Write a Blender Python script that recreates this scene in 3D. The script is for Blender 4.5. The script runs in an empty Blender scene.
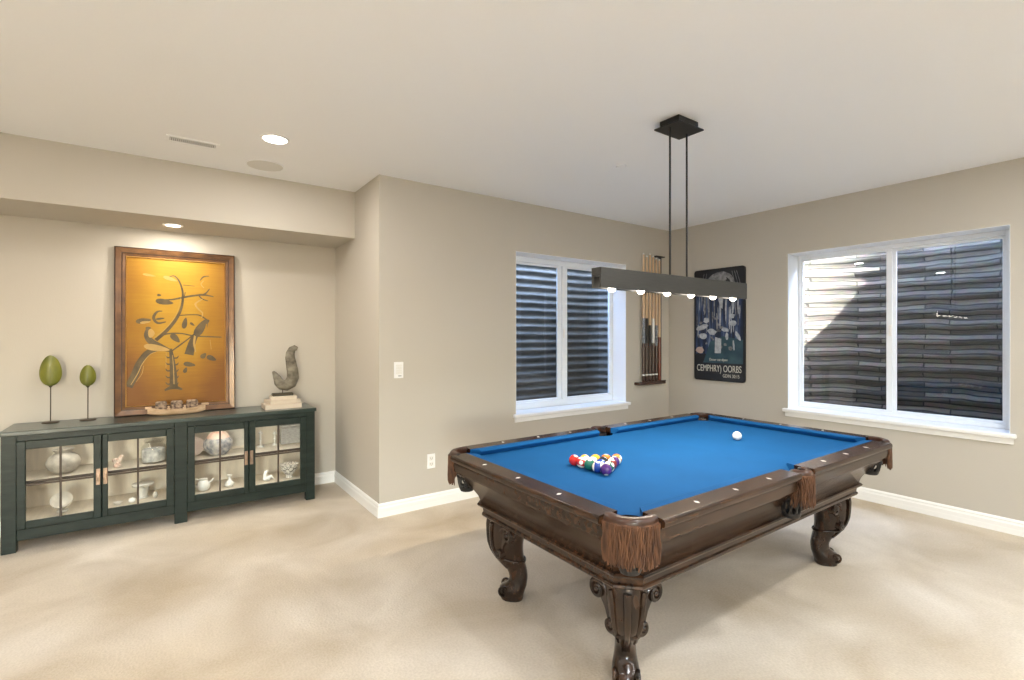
import bpy, bmesh, math, random
from mathutils import Vector, Matrix
random.seed(7)
C = bpy.context.scene.collection
PI = math.pi

# ------------------------------------------------------------------ materials
def newmat(name):
    m = bpy.data.materials.new(name); m.use_nodes = True
    nt = m.node_tree; b = nt.nodes['Principled BSDF']
    return m, nt, b
def setv(b, k, v):
    if k in b.inputs: b.inputs[k].default_value = v
def col(c): return (c[0], c[1], c[2], 1)
def mat(name, c, rough=.6, metal=0, var=.0, scale=8, bump=0, bscale=60, coat=0, emit=None, es=0, c2=None, stretch=(1,1,1), detail=4, spec=None, trans=0):
    m, nt, b = newmat(name); N = nt.nodes; L = nt.links
    setv(b,'Base Color',col(c)); setv(b,'Roughness',rough); setv(b,'Metallic',metal); setv(b,'Coat Weight',coat); setv(b,'Coat Roughness',.12)
    if spec is not None: setv(b,'Specular IOR Level',spec)
    if trans: setv(b,'Transmission Weight',trans)
    tc = N.new('ShaderNodeTexCoord'); mp = N.new('ShaderNodeMapping'); mp.inputs['Scale'].default_value = stretch
    L.new(tc.outputs['Object'], mp.inputs['Vector'])
    if var or c2:
        n = N.new('ShaderNodeTexNoise'); n.inputs['Scale'].default_value = scale; n.inputs['Detail'].default_value = detail
        L.new(mp.outputs[0], n.inputs['Vector'])
        r = N.new('ShaderNodeValToRGB'); e = r.color_ramp.elements
        a = c; d = c2 if c2 else tuple(min(1,x*(1+var)) for x in c)
        if not c2: a = tuple(x*(1-var) for x in c)
        e[0].position=.32; e[1].position=.68; e[0].color=col(a); e[1].color=col(d)
        L.new(n.outputs['Fac'], r.inputs['Fac']); L.new(r.outputs['Color'], b.inputs['Base Color'])
    if bump:
        n2 = N.new('ShaderNodeTexNoise'); n2.inputs['Scale'].default_value=bscale; n2.inputs['Detail'].default_value=3
        L.new(mp.outputs[0], n2.inputs['Vector'])
        bp = N.new('ShaderNodeBump'); bp.inputs['Strength'].default_value=bump; bp.inputs['Distance'].default_value=.01
        L.new(n2.outputs['Fac'], bp.inputs['Height']); L.new(bp.outputs['Normal'], b.inputs['Normal'])
    if emit: setv(b,'Emission Color',col(emit)); setv(b,'Emission Strength',es)
    return m
def glassmat(name, tint=(.97,.98,.98), rough=.0, ior=1.5):
    m = bpy.data.materials.new(name); m.use_nodes=True; nt=m.node_tree; N=nt.nodes; L=nt.links; N.clear()
    o=N.new('ShaderNodeOutputMaterial'); mx=N.new('ShaderNodeMixShader'); t=N.new('ShaderNodeBsdfTransparent'); g=N.new('ShaderNodeBsdfGlossy'); f=N.new('ShaderNodeFresnel')
    f.inputs['IOR'].default_value=ior; t.inputs['Color'].default_value=col(tint); g.inputs['Roughness'].default_value=rough
    ge=N.new('ShaderNodeNewGeometry'); iv=N.new('ShaderNodeMath'); iv.operation='SUBTRACT'; iv.inputs[0].default_value=1; L.new(ge.outputs['Backfacing'],iv.inputs[1])
    mu=N.new('ShaderNodeMath'); mu.operation='MULTIPLY'; L.new(f.outputs[0],mu.inputs[0]); L.new(iv.outputs[0],mu.inputs[1])
    L.new(mu.outputs[0],mx.inputs[0]); L.new(t.outputs[0],mx.inputs[1]); L.new(g.outputs[0],mx.inputs[2]); L.new(mx.outputs[0],o.inputs[0])
    return m

M = {}
M['wall']   = mat('wall_paint',(.525,.487,.42),.85,bump=.06,bscale=90,spec=.2)
M['ceil']   = mat('ceiling_paint',(.91,.91,.905),.9,bump=.05,bscale=70,spec=.15)
M['trim']   = mat('trim_white',(.86,.85,.82),.4)
M['vinyl']  = mat('vinyl_white',(.84,.87,.90),.35)
M['glass']  = glassmat('window_glass',ior=1.55)
M['cabglass']= glassmat('cabinet_glass',ior=1.35)
M['jarglass']= glassmat('jar_glass',(.95,.96,.95),.03,1.35)
M['black']  = mat('black_metal',(.022,.021,.02),.35,.4)
M['beam']   = mat('beam_grey_wood',(.040,.039,.036),.38,.2,var=.12,scale=10,stretch=(1,6,14))
M['wood']   = mat('walnut_dark',(.007,.003,.0016),.27,c2=(.058,.026,.012),scale=5,stretch=(1.5,9,9),coat=.12,spec=.35)
M['wood_y'] = mat('walnut_dark_long_grain',(.007,.003,.0016),.27,c2=(.058,.026,.012),scale=5,stretch=(9,1.5,9),coat=.12,spec=.35)
M['woodleg']= mat('carved_walnut',(.006,.0028,.0016),.22,c2=(.038,.017,.008),scale=6,stretch=(4,4,2),coat=.25,spec=.4)
M['felt']   = mat('blue_cloth',(.005,.078,.23),.9,var=.06,scale=3,bump=.03,bscale=300,spec=.15)
M['felt2']  = mat('blue_cushion_cloth',(.010,.19,.58),.9,spec=.15)
M['leather']= mat('brown_leather',(.045,.017,.008),.35,var=.3,scale=20,coat=.2)
M['fringe'] = mat('brown_fringe',(.040,.016,.007),.8,c2=(.14,.060,.025),scale=60,stretch=(1,1,.2))
M['blackleather']=mat('black_leather',(.012,.011,.011),.45)
M['pearl']  = mat('pearl_sight',(.85,.84,.8),.25)
M['green']  = mat('distressed_green',(.004,.0105,.0078),.42,c2=(.012,.024,.019),scale=7,stretch=(1,1,5),coat=.1,spec=.35,bump=.08,bscale=30)
M['greentop']=mat('distressed_green_top',(.012,.027,.024),.28,c2=(.034,.056,.051),scale=6,stretch=(1,5,1),coat=.4)
M['cream']  = mat('cabinet_interior',(.62,.55,.44),.6,var=.08,scale=5,stretch=(6,1,1))
M['brass']  = mat('aged_brass',(.38,.27,.20),.4,.8,var=.25,scale=40)
M['brown']  = mat('muntin_brown',(.055,.035,.022),.5)
M['ceramic']= mat('crackle_ceramic',(.54,.50,.43),.35,var=.12,scale=18)
M['white']  = mat('white_porcelain',(.82,.80,.75),.25)
M['plastic']= mat('white_plastic',(.85,.84,.82),.35)
M['grey']   = mat('grey_plastic',(.35,.35,.35),.5)
M['dark']   = mat('dark_void',(.03,.028,.025),.8)
M['speaker']= mat('speaker_grille',(.70,.68,.63),.9,bump=.1,bscale=400)
M['maple']  = mat('maple_shaft',(.66,.46,.28),.35,var=.08,scale=6)
M['butt']   = mat('cue_butt_dark',(.05,.02,.014),.25,coat=.5)
M['buttred']= mat('cue_butt_red',(.16,.035,.015),.25,coat=.5)
M['wrap']   = mat('cue_wrap',(.10,.11,.13),.7,c2=(.32,.34,.36),scale=60)
M['paper']  = mat('book_pages',(.62,.54,.43),.7,var=.08,scale=30,stretch=(1,1,20))
M['bookcover']=mat('cream_book_cover',(.60,.50,.39),.6)
M['rough']  = mat('weathered_wood',(.10,.085,.06),.85,c2=(.26,.235,.18),scale=16,stretch=(1,1,1.5),bump=.8,bscale=35)
M['leaf']   = mat('olive_leaf',(.075,.090,.008),.4,c2=(.20,.20,.020),scale=7,stretch=(2,2,.8),coat=.2)
M['leafcap']= mat('leaf_cap',(.05,.04,.02),.5)
M['rod']    = mat('bronze_rod',(.09,.07,.05),.4,.7)
M['boat']   = mat('boat_wood',(.46,.30,.17),.6,c2=(.66,.47,.30),scale=12,stretch=(1,4,4),bump=.2,bscale=30)
M['woven']  = mat('woven_sack',(.06,.035,.028),.8,c2=(.42,.30,.20),scale=55,bump=.5,bscale=60)
M['frame']  = mat('copper_frame',(.075,.032,.010),.35,.2,c2=(.18,.080,.024),scale=5,stretch=(2,1,2),coat=.3)
M['framed'] = mat('frame_groove',(.045,.018,.008),.4)
M['framegold']=mat('frame_gold_lip',(.55,.30,.09),.35,.4)
M['inkbrown']=mat('painted_olive',(.055,.036,.012),.5,c2=(.12,.078,.022),scale=14)
M['inkpale']= mat('painted_ochre',(.36,.22,.05),.45,c2=(.46,.28,.07),scale=14)
M['posterframe']=mat('poster_black',(.012,.012,.014),.3)
M['soil']   = mat('well_gravel',(.16,.15,.14),.9,c2=(.30,.28,.26),scale=30,bump=.6,bscale=40)
M['outer']  = mat('stucco',(.40,.37,.33),.9)
M['bulb']   = mat('bulb_glow',(1,.95,.88),.3,emit=(1,.90,.76),es=14)
M['can']    = mat('downlight_glow',(1,1,1),.3,emit=(1,.93,.82),es=9)

# carpet
def carpet():
    m, nt, b = newmat('carpet_beige'); N=nt.nodes; L=nt.links
    setv(b,'Roughness',1); setv(b,'Specular IOR Level',.05); setv(b,'Sheen Weight',.15)
    tc=N.new('ShaderNodeTexCoord')
    n=N.new('ShaderNodeTexNoise'); n.inputs['Scale'].default_value=1.6; n.inputs['Detail'].default_value=5; n.inputs['Distortion'].default_value=.6
    n2=N.new('ShaderNodeTexNoise'); n2.inputs['Scale'].default_value=90; n2.inputs['Detail'].default_value=3
    n3=N.new('ShaderNodeTexNoise'); n3.inputs['Scale'].default_value=.7; n3.inputs['Detail'].default_value=2
    for q in (n,n2,n3): L.new(tc.outputs['Object'],q.inputs['Vector'])
    r=N.new('ShaderNodeValToRGB'); e=r.color_ramp.elements; e[0].position=.3; e[1].position=.72
    e[0].color=col((.50,.42,.315)); e[1].color=col((.74,.67,.575))
    L.new(n.outputs['Fac'],r.inputs['Fac'])
    rt=N.new('ShaderNodeValToRGB'); rt.color_ramp.elements[0].position=.40; rt.color_ramp.elements[1].position=.62
    rt.color_ramp.elements[0].color=col((1,1,1)); rt.color_ramp.elements[1].color=col((.93,.885,.80)); L.new(n3.outputs['Fac'],rt.inputs['Fac'])
    mt=N.new('ShaderNodeMix'); mt.data_type='RGBA'; mt.blend_type='MULTIPLY'; mt.inputs[0].default_value=1; L.new(r.outputs['Color'],mt.inputs[6]); L.new(rt.outputs['Color'],mt.inputs[7])
    mx=N.new('ShaderNodeMix'); mx.data_type='RGBA'; mx.blend_type='MULTIPLY'; mx.inputs[0].default_value=.35
    r2=N.new('ShaderNodeValToRGB'); r2.color_ramp.elements[0].position=.35; r2.color_ramp.elements[1].position=.65
    r2.color_ramp.elements[0].color=col((.72,.70,.66)); r2.color_ramp.elements[1].color=col((1,1,1))
    L.new(n2.outputs['Fac'],r2.inputs['Fac']); L.new(mt.outputs[2],mx.inputs[6]); L.new(r2.outputs['Color'],mx.inputs[7]); L.new(mx.outputs[2],b.inputs['Base Color'])
    bp=N.new('ShaderNodeBump'); bp.inputs['Strength'].default_value=.5; bp.inputs['Distance'].default_value=.006
    L.new(n2.outputs['Fac'],bp.inputs['Height']); L.new(bp.outputs['Normal'],b.inputs['Normal'])
    return m
M['carpet']=carpet()

def stone(name, axis):
    """ledge stone: thin long courses; axis = the horizontal world axis it runs along"""
    m, nt, b = newmat(name); N=nt.nodes; L=nt.links
    setv(b,'Roughness',.85)
    tc=N.new('ShaderNodeTexCoord'); sp=N.new('ShaderNodeSeparateXYZ'); cb=N.new('ShaderNodeCombineXYZ')
    L.new(tc.outputs['Object'],sp.inputs[0])
    L.new(sp.outputs[axis],cb.inputs[0]); L.new(sp.outputs[2],cb.inputs[1])
    nz=N.new('ShaderNodeTexNoise'); nz.inputs['Scale'].default_value=2.2; L.new(cb.outputs[0],nz.inputs['Vector'])
    ad=N.new('ShaderNodeVectorMath'); ad.operation='MULTIPLY_ADD'; ad.inputs[1].default_value=(.10,.075,0)
    L.new(nz.outputs['Color'],ad.inputs[0]); L.new(cb.outputs[0],ad.inputs[2])
    br=N.new('ShaderNodeTexBrick'); br.inputs['Scale'].default_value=1; br.inputs['Brick Width'].default_value=.55; br.inputs['Row Height'].default_value=.047
    br.inputs['Mortar Size'].default_value=.008; br.inputs['Mortar Smooth'].default_value=.4
    br.inputs['Color1'].default_value=col((.040,.036,.030)); br.inputs['Color2'].default_value=col((.14,.122,.10)); br.inputs['Mortar'].default_value=col((.025,.024,.022))
    br.offset=.37
    L.new(ad.outputs[0],br.inputs['Vector'])
    n=N.new('ShaderNodeTexNoise'); n.inputs['Scale'].default_value=14; n.inputs['Detail'].default_value=6; L.new(tc.outputs['Object'],n.inputs['Vector'])
    mx=N.new('ShaderNodeMix'); mx.data_type='RGBA'; mx.blend_type='MULTIPLY'; mx.inputs[0].default_value=.6
    L.new(br.outputs['Color'],mx.inputs[6]); L.new(n.outputs['Color'],mx.inputs[7])
    hs=N.new('ShaderNodeHueSaturation'); hs.inputs['Saturation'].default_value=.9; hs.inputs['Value'].default_value=1.3
    L.new(mx.outputs[2],hs.inputs['Color']); L.new(hs.outputs['Color'],b.inputs['Base Color'])
    bp=N.new('ShaderNodeBump'); bp.inputs['Strength'].default_value=1; bp.inputs['Distance'].default_value=.03
    L.new(br.outputs['Fac'],bp.inputs['Height']); bp.invert=True; L.new(bp.outputs['Normal'],b.inputs['Normal'])
    return m
M['stone_y']=stone('ledge_stone',1)
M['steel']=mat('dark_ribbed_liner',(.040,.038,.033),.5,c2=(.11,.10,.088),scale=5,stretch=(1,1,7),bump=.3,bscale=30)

# ------------------------------------------------------------------ mesh builder
class MB:
    def __init__(s): s.bm=bmesh.new(); s.mats=[]; s.cur=0
    def m(s, material):
        if material not in s.mats: s.mats.append(material)
        s.cur=s.mats.index(material); return s
    def face(s, vs):
        try:
            f=s.bm.faces.new(vs); f.material_index=s.cur; return f
        except ValueError: return None
    def box(s,x0,x1,y0,y1,z0,z1,bev=0,T=None):
        b=s.bm; P=[(x0,y0,z0),(x1,y0,z0),(x1,y1,z0),(x0,y1,z0),(x0,y0,z1),(x1,y0,z1),(x1,y1,z1),(x0,y1,z1)]
        v=[b.verts.new((T@Vector(p)) if T else p) for p in P]
        fs=[s.face([v[i] for i in q]) for q in ((0,3,2,1),(4,5,6,7),(0,1,5,4),(1,2,6,5),(2,3,7,6),(3,0,4,7))]
        if bev:
            es=list({e for f in fs for e in f.edges})
            r=bmesh.ops.bevel(b,geom=es,offset=bev,segments=1,affect='EDGES',profile=.5)
            for f in r['faces']: f.material_index=s.cur
        return s
    def loft(s,rings,cap=True,closed=True):
        V=[[s.bm.verts.new(p) for p in r] for r in rings]
        n=len(V[0])
        for a,b in zip(V[:-1],V[1:]):
            for i in range(n if closed else n-1):
                j=(i+1)%n; s.face([a[i],a[j],b[j],b[i]])
        if cap and closed: s.face(V[0][::-1]); s.face(V[-1])
        return s
    def lathe(s,prof,c=(0,0,0),n=24,T=None):
        """prof: (r,z) bottom to top"""
        rings=[]
        for r,z in prof:
            r=max(r,.0002)
            ring=[Vector((c[0]+r*math.cos(2*PI*i/n),c[1]+r*math.sin(2*PI*i/n),c[2]+z)) for i in range(n)]
            if T: ring=[T@p for p in ring]
            rings.append(ring)
        return s.loft(rings)
    def sphere(s,c,r,n=16,sq=(1,1,1)):
        rings=[]
        for k in range(0,n//2+1):
            a=-PI/2+PI*k/(n//2); rr=max(math.cos(a),.01)
            rings.append([(c[0]+sq[0]*r*rr*math.cos(2*PI*i/n),c[1]+sq[1]*r*rr*math.sin(2*PI*i/n),c[2]+sq[2]*r*math.sin(a)) for i in range(n)])
        return s.loft(rings)
    def tube(s,pts,r,n=8,flat=None,cap=True):
        """pts polyline, r number or list; flat=(axis vector, factor) squashes the section along axis"""
        P=[Vector(p) for p in pts]; R=r if isinstance(r,(list,tuple)) else [r]*len(P)
        rings=[]; up=None
        for i,p in enumerate(P):
            t=(P[min(i+1,len(P)-1)]-P[max(i-1,0)])
            if t.length<1e-9: t=Vector((0,0,1))
            t.normalize()
            if up is None:
                up=Vector((0,0,1)) if abs(t.z)<.9 else Vector((1,0,0))
                if flat: up=Vector(flat[0])
            u=(up-t*up.dot(t))
            if u.length<1e-6: u=Vector((1,0,0)).cross(t)
            u.normalize(); w=t.cross(u); up=u if not flat else Vector(flat[0])
            fu=flat[1] if flat else 1
            rings.append([p+u*(R[i]*fu*math.cos(2*PI*k/n))+w*(R[i]*math.sin(2*PI*k/n)) for k in range(n)])
        return s.loft(rings,cap)
    def prism(s,poly,f0,f1):
        """poly of 2D points; f0,f1 map (a,b)->3D for the two ends"""
        return s.loft([[f0(a,b) for a,b in poly],[f1(a,b) for a,b in poly]])
    def build(s,name,parent=None,smooth=35,bevel=0,loc=None):
        bmesh.ops.recalc_face_normals(s.bm,faces=s.bm.faces[:])
        me=bpy.data.meshes.new(name); s.bm.to_mesh(me); s.bm.free()
        for m_ in s.mats: me.materials.append(m_)
        if smooth:
            me.polygons.foreach_set('use_smooth',[True]*len(me.polygons))
            me.set_sharp_from_angle(angle=math.radians(smooth))
        o=bpy.data.objects.new(name,me); C.objects.link(o)
        if parent: o.parent=parent
        if loc: o.location=loc
        if bevel:
            bv=o.modifiers.new('bevel','BEVEL'); bv.width=bevel; bv.segments=2; bv.limit_method='ANGLE'; bv.angle_limit=math.radians(40)
            if smooth: bv.harden_normals=True
        elif smooth and smooth<=50:
            wn=o.modifiers.new('weighted','WEIGHTED_NORMAL'); wn.keep_sharp=True; wn.weight=80
        return o
def mb(material): return MB().m(material)
def tag(o,label=None,cat=None,group=None,kind=None):
    if label: o['label']=label
    if cat: o['category']=cat
    if group: o['group']=group
    if kind: o['kind']=kind
    return o
def empty(name,loc=(0,0,0),rz=0):
    o=bpy.data.objects.new(name,None); o.location=loc; o.rotation_euler=(0,0,rz); o.empty_display_size=.05; C.objects.link(o); return o
def struct(o): o['kind']='structure'; return o
def copy_tree(o,parent=None):
    c=o.copy(); C.objects.link(c); c.parent=parent
    for ch in list(o.children): copy_tree(ch,c)
    return c

# ------------------------------------------------------------------ room constants (metres; viewer at x=0,y=0)
YB,XR,YH,YN=3.833,5.082,4.432,5.045
XJ=1.420; ZC=2.74; ZS=2.326
XL,YF=-3.4,-3.9
WT=.26
W1=dict(a0=2.767,a1=4.312,z0=.70,z1=2.263)
W2=dict(a0=.841,a1=2.421,z0=.73,z1=2.268)

# floor, ceiling
struct(mb(M['carpet']).box(XL-.2,XR+WT,YF-.2,YN+.2,-.1,0).build('floor',smooth=0))
struct(mb(M['ceil']).box(XL-.2,XR+WT,YF-.2,YB+WT,ZC,ZC+.12).box(XL-.2,XJ+.12,YB+WT,YN+.2,ZC,ZC+.12).build('ceiling',smooth=0))
# walls with window holes (boxes around the hole)
TOP=3.25
w=mb(M['wall']); 
w.box(XJ,W1['a0'],YB,YB+WT,0,ZC).box(W1['a1'],XR,YB,YB+WT,0,ZC).box(W1['a0'],W1['a1'],YB,YB+WT,0,W1['z0']).box(W1['a0'],W1['a1'],YB,YB+WT,W1['z1'],ZC)
struct(w.build('wall_back',smooth=0))
w=mb(M['wall'])
w.box(XR,XR+WT,YF,W2['a0'],0,ZC).box(XR,XR+WT,W2['a1'],YB+WT,0,ZC).box(XR,XR+WT,W2['a0'],W2['a1'],0,W2['z0']).box(XR,XR+WT,W2['a0'],W2['a1'],W2['z1'],ZC)
struct(w.build('wall_right',smooth=0))
struct(mb(M['wall']).box(XJ,XJ+.12,YB+WT,YN+.15,0,ZC).build('wall_jog',smooth=0))
struct(mb(M['wall']).box(XL,XJ,YN,YN+.15,0,ZC).build('wall_alcove',smooth=0))
struct(mb(M['wall']).box(XL-.15,XL,YF,YN+.15,0,ZC).build('wall_left',smooth=0))
DX0,DX1,DZ=-2.6,-1.5,2.1  # opening for a glass door added out of view to bring in daylight
struct(mb(M['wall']).box(XL-.15,DX0,YF-.15,YF,0,ZC).box(DX1,XR+WT,YF-.15,YF,0,ZC).box(DX0,DX1,YF-.15,YF,DZ,ZC).build('wall_front',smooth=0))
d_=empty('added_door',((DX0+DX1)/2,YF-.08,0)); d_['kind']='structure'
def dbx(m_,x0,x1,y0,y1,z0,z1): m_.box(x0-(DX0+DX1)/2,x1-(DX0+DX1)/2,y0+.08-YF,y1+.08-YF,z0,z1)
m_=mb(M['vinyl'])
for a,b in ((DX0,DX0+.07),((DX0+DX1)/2-.05,(DX0+DX1)/2+.05),(DX1-.07,DX1)): dbx(m_,a,b,YF-.12,YF-.04,0.03,DZ-.07)
dbx(m_,DX0,DX1,YF-.12,YF-.04,DZ-.07,DZ); dbx(m_,DX0,DX1,YF-.12,YF-.04,0,.03); m_.build('added_door_frame',d_,bevel=.004)
for a,b in ((DX0+.07,(DX0+DX1)/2-.05),((DX0+DX1)/2+.05,DX1-.07)):
    m_=mb(M['glass']); dbx(m_,a,b,YF-.083,YF-.077,.03,DZ-.07); m_.build('pane',d_,smooth=0)
struct(mb(M['soil']).box(XL-.2,XR+WT+3,YF-8,YF-.2,-.1,-.02).build('patio_ground',smooth=0))
struct(mb(M['wall']).box(XL,XJ,YH,YN,ZS,ZC).build('wall_header',smooth=0))
# outer house wall above ceiling level (shades the wells)
w=mb(M['outer']); w.box(XJ,XR+WT,YB,YB+WT,ZC+.12,TOP+.3)
w.box(XR,XR+WT,YF,YB,ZC+.12,TOP)
struct(w.build('wall_exterior',smooth=0))

# baseboards: moulded profile swept along a path (inside corners mitred)
BP=[(0,0),(.016,0),(.016,.035),(.0145,.040),(.0145,.046),(.016,.050),(.016,.072),(.012,.080),(.011,.088),(.013,.094),(.010,.102),(.004,.108),(0,.110)]
def baseboard(name,path):
    n=len(path); rings=[]
    P=[Vector((p[0],p[1])) for p in path]
    for i,p in enumerate(P):
        def nrm(a,b): d=(b-a).normalized(); return Vector((d.y,-d.x))
        if i==0: off=nrm(P[0],P[1])
        elif i==n-1: off=nrm(P[-2],P[-1])
        else:
            a=nrm(P[i-1],P[i]); b=nrm(P[i],P[i+1]); off=(a+b)/(1+a.dot(b))
        rings.append([(p.x+off.x*d,p.y+off.y*d,z) for d,z in BP])
    m_=mb(M['trim']); m_.loft(rings); return struct(m_.build(name,smooth=25))
baseboard('baseboard_back',[(XL,YN),(XJ,YN),(XJ,YB),(XR,YB),(XR,YF)])

# ------------------------------------------------------------------ windows
def window(name,F,W,split,panes_z,panes_a):
    """F(a,d,z): a along wall, d depth out from the inner wall face."""
    def bx(m_,a0,a1,d0,d1,z0,z1,bev=.0):
        p=F(a0,d0,z0); q=F(a1,d1,z1)
        m_.box(min(p[0],q[0]),max(p[0],q[0]),min(p[1],q[1]),max(p[1],q[1]),z0,z1,bev)
    root=empty(name,F((W['a0']+W['a1'])/2,.1,W['z0'])); root['kind']='structure'
    inv=Matrix.Translation(-root.location)
    def part(m_,n,parent=root,**k):
        m_.bm.transform(inv); return m_.build(n,parent,**k)
    a0,a1,z0,z1=W['a0'],W['a1'],W['z0'],W['z1']
    (pl0,pl1),(pr0,pr1)=panes_a; zb,zt=panes_z
    d0,d1=.20,.255
    # reveal liners (painted drywall return)
    m_=mb(M['vinyl'] if name=='window_2' else M['ceil'])
    bx(m_,a0,a0+.004,.0,.2,z0,z1); bx(m_,a1-.004,a1,.0,.2,z0,z1); bx(m_,a0,a1,.0,.2,z1-.004,z1)
    part(m_,'window_reveal',smooth=0)
    m_=mb(M['vinyl'])
    bx(m_,a0+.004,pl0-.02,d0,d1,z0+.004,z1-.004); bx(m_,pr1+.02,a1-.004,d0,d1,z0+.004,z1-.004)
    bx(m_,pl0-.02,pr1+.02,d0,d1,z0+.004,zb-.02); bx(m_,pl0-.02,pr1+.02,d0,d1,zt+.02,z1-.004)
    part(m_,'window_frame',bevel=.004)
    # two sashes
    mid=(pl1+pr0)/2
    for nme,s0,s1,g0,g1,e0,e1 in (('sash',pl0-.02,mid+.01,pl0,pl1,d0+.03,d0+.052),('sash',mid-.01,pr1+.02,pr0,pr1,d0+.006,d0+.028)):
        m_=mb(M['vinyl'])
        bx(m_,s0,g0,e0,e1,zb-.02,zt+.02); bx(m_,g1,s1,e0,e1,zb-.02,zt+.02); bx(m_,g0,g1,e0,e1,zb-.02,zb); bx(m_,g0,g1,e0,e1,zt,zt+.02)
        sash=part(m_,'sash',bevel=.003)
        m_=mb(M['glass']); bx(m_,g0,g1,(e0+e1)/2-.003,(e0+e1)/2+.003,zb,zt); part(m_,'pane',sash,smooth=0)
        sash.children[0]
    # latch on the meeting stile
    m_=mb(M['plastic']); zc=(z0+z1)/2; bx(m_,mid-.012,mid+.012,d0-.012,d0+.006,zc-.05,zc+.05,.004); part(m_,'latch')
    # sill: board with nose and small apron moulding
    m_=mb(M['trim']); bx(m_,a0-.035,a1+.035,-.045,0,z0-.03,z0+.004,.006); bx(m_,a0,a1,0,.2,z0-.0,z0+.004); bx(m_,a0-.02,a1+.02,-.018,-.0,z0-.075,z0-.03,.004)
    part(m_,'window_sill')
    return root
w1=window('window_1',lambda a,d,z:(a,YB+d,z),W1,None,(.79,2.185),((2.90,3.49),(3.606,4.262)))
w2=window('window_2',lambda a,d,z:(XR+d,a,z),W2,None,(.79,2.205),((.922,1.60),(1.667,2.370)))

# ------------------------------------------------------------------ window wells
def well(name,wall_c,u,v,half,depth,r,z0,z1,material,period,amp,label,stone_=False):
    """U-shaped ribbed liner; wall_c centre on the outer wall face, u along wall, v outward"""
    path=[]
    n=10
    path.append((-half,0.0))
    for k in range(1,5): path.append((-half,(depth-r)*k/4))
    for k in range(1,n+1):
        a=PI/2*k/n; path.append((-half+r-r*math.cos(a),depth-r+r*math.sin(a)))
    for k in range(1,12): path.append((-half+r+(2*half-2*r)*k/12,depth))
    for k in range(0,n+1):
        a=PI/2*k/n; path.append((half-r+r*math.sin(a),depth-r+r*math.cos(a)))
    for k in range(1,5): path.append((half,(depth-r)*(1-k/4)))
    U=Vector(u); V=Vector(v); c=Vector(wall_c)
    nrmls=[]
    for i in range(len(path)):
        p0=Vector(path[max(i-1,0)]); p1=Vector(path[min(i+1,len(path)-1)]); t=(p1-p0).normalized(); nrmls.append(Vector((-t.y,t.x)))
    rings=[]; rng=random.Random(3)
    zs=[]; z=z0
    step=period/8
    while z<z1: zs.append(z); z+=step
    zs.append(z1)
    m_=mb(material)
    for z in zs:
        ring=[]
        for i,(a,b) in enumerate(path):
            # outward normal approx from centre
            d=nrmls[i]
            ph=(z/period)*2*PI+ (.5*math.sin(i*.33+z*1.3) if stone_ else 0)
            o=amp*(.5+.5*math.cos(ph))
            p=c+U*(a-d.x*o)+V*(max(b-d.y*o,.002) if 0<i<len(path)-1 else .002); ring.append((p.x,p.y,z))
        rings.append(ring)
    m_.loft(rings,cap=False,closed=False)
    # outer skin and rim so the liner has thickness
    outer=[]
    for i,(a,b) in enumerate(path):
        d=nrmls[i]; p=c+U*(a+d.x*.05)+V*(b+(max(d.y,0))*.05+.002); outer.append(p)
    m_.loft([[ (p.x,p.y,z0) for p in outer],[(p.x,p.y,z1) for p in outer]],cap=False,closed=False)
    m_.loft([rings[-1],[(p.x,p.y,z1) for p in outer]],cap=False,closed=False)
    o=m_.build('well_liner',smooth=50)
    root=empty(name,(c.x,c.y,z0)); o.parent=root; o.location=-root.location
    g=mb(M['soil']); 
    P=[c+U*a*.97+V*(b*.97+.004) for a,b in path]
    g.prism([(p.x,p.y) for p in P],lambda a,b:(a,b,z0-.05),lambda a,b:(a,b,z0+.02))
    go=g.build('gravel_bed',root); go.location=-root.location
    tag(root,label,'window well'); return root
well('window_well',(XR+WT,1.65,0),(0,1,0),(1,0,0),.92,.70,.60,  .30,2.80,M['stone_y'],.141,.020,
     'stacked grey ledge stone window well with sunlit corner, outside the right wall window',True)
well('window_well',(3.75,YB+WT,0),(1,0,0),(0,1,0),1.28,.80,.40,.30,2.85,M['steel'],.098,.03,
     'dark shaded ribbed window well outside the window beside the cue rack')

# ------------------------------------------------------------------ pool table
X0,X1,Y0,Y1=1.280,3.772,1.105,2.545
XC,YC=(X0+X1)/2,(Y0+Y1)/2; HX,HY=(X1-X0)/2,(Y1-Y0)/2
T=empty('pool_table',(XC,YC,0)); tag(T,'carved dark wood pool table with blue cloth and brown fringed pockets','pool table')
ZT=.80
RW,CW=.10,.05
# apron
prof=[(.035,.734,.14),(.025,.762,.14),(.022,.745,.14),(.024,.712,.14),(.032,.706,.14),(.038,.705,.13),(.040,.697,.12),(.050,.688,.11),(.068,.670,.10),(.095,.640,.085),(.122,.605,.08),(.142,.572,.08),(.150,.548,.08),(.151,.535,.08),
      (.141,.532,.08),(.137,.525,.08),(.141,.517,.08),(.154,.514,.08),(.160,.505,.08),(.163,.482,.08),(.157,.477,.08),(.156,.468,.08),(.162,.460,.08),(.176,.455,.08)]
def octo(o,ch,z):
    hx,hy=HX-o,HY-o
    return [(-hx+ch,-hy,z),(hx-ch,-hy,z),(hx,-hy+ch,z),(hx,hy-ch,z),(hx-ch,hy,z),(-hx+ch,hy,z),(-hx,hy-ch,z),(-hx,-hy+ch,z)]
m_=mb(M['wood']); m_.loft([octo(o,c,z) for o,z,c in prof]); ap=m_.build('apron',T,smooth=28)
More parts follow.
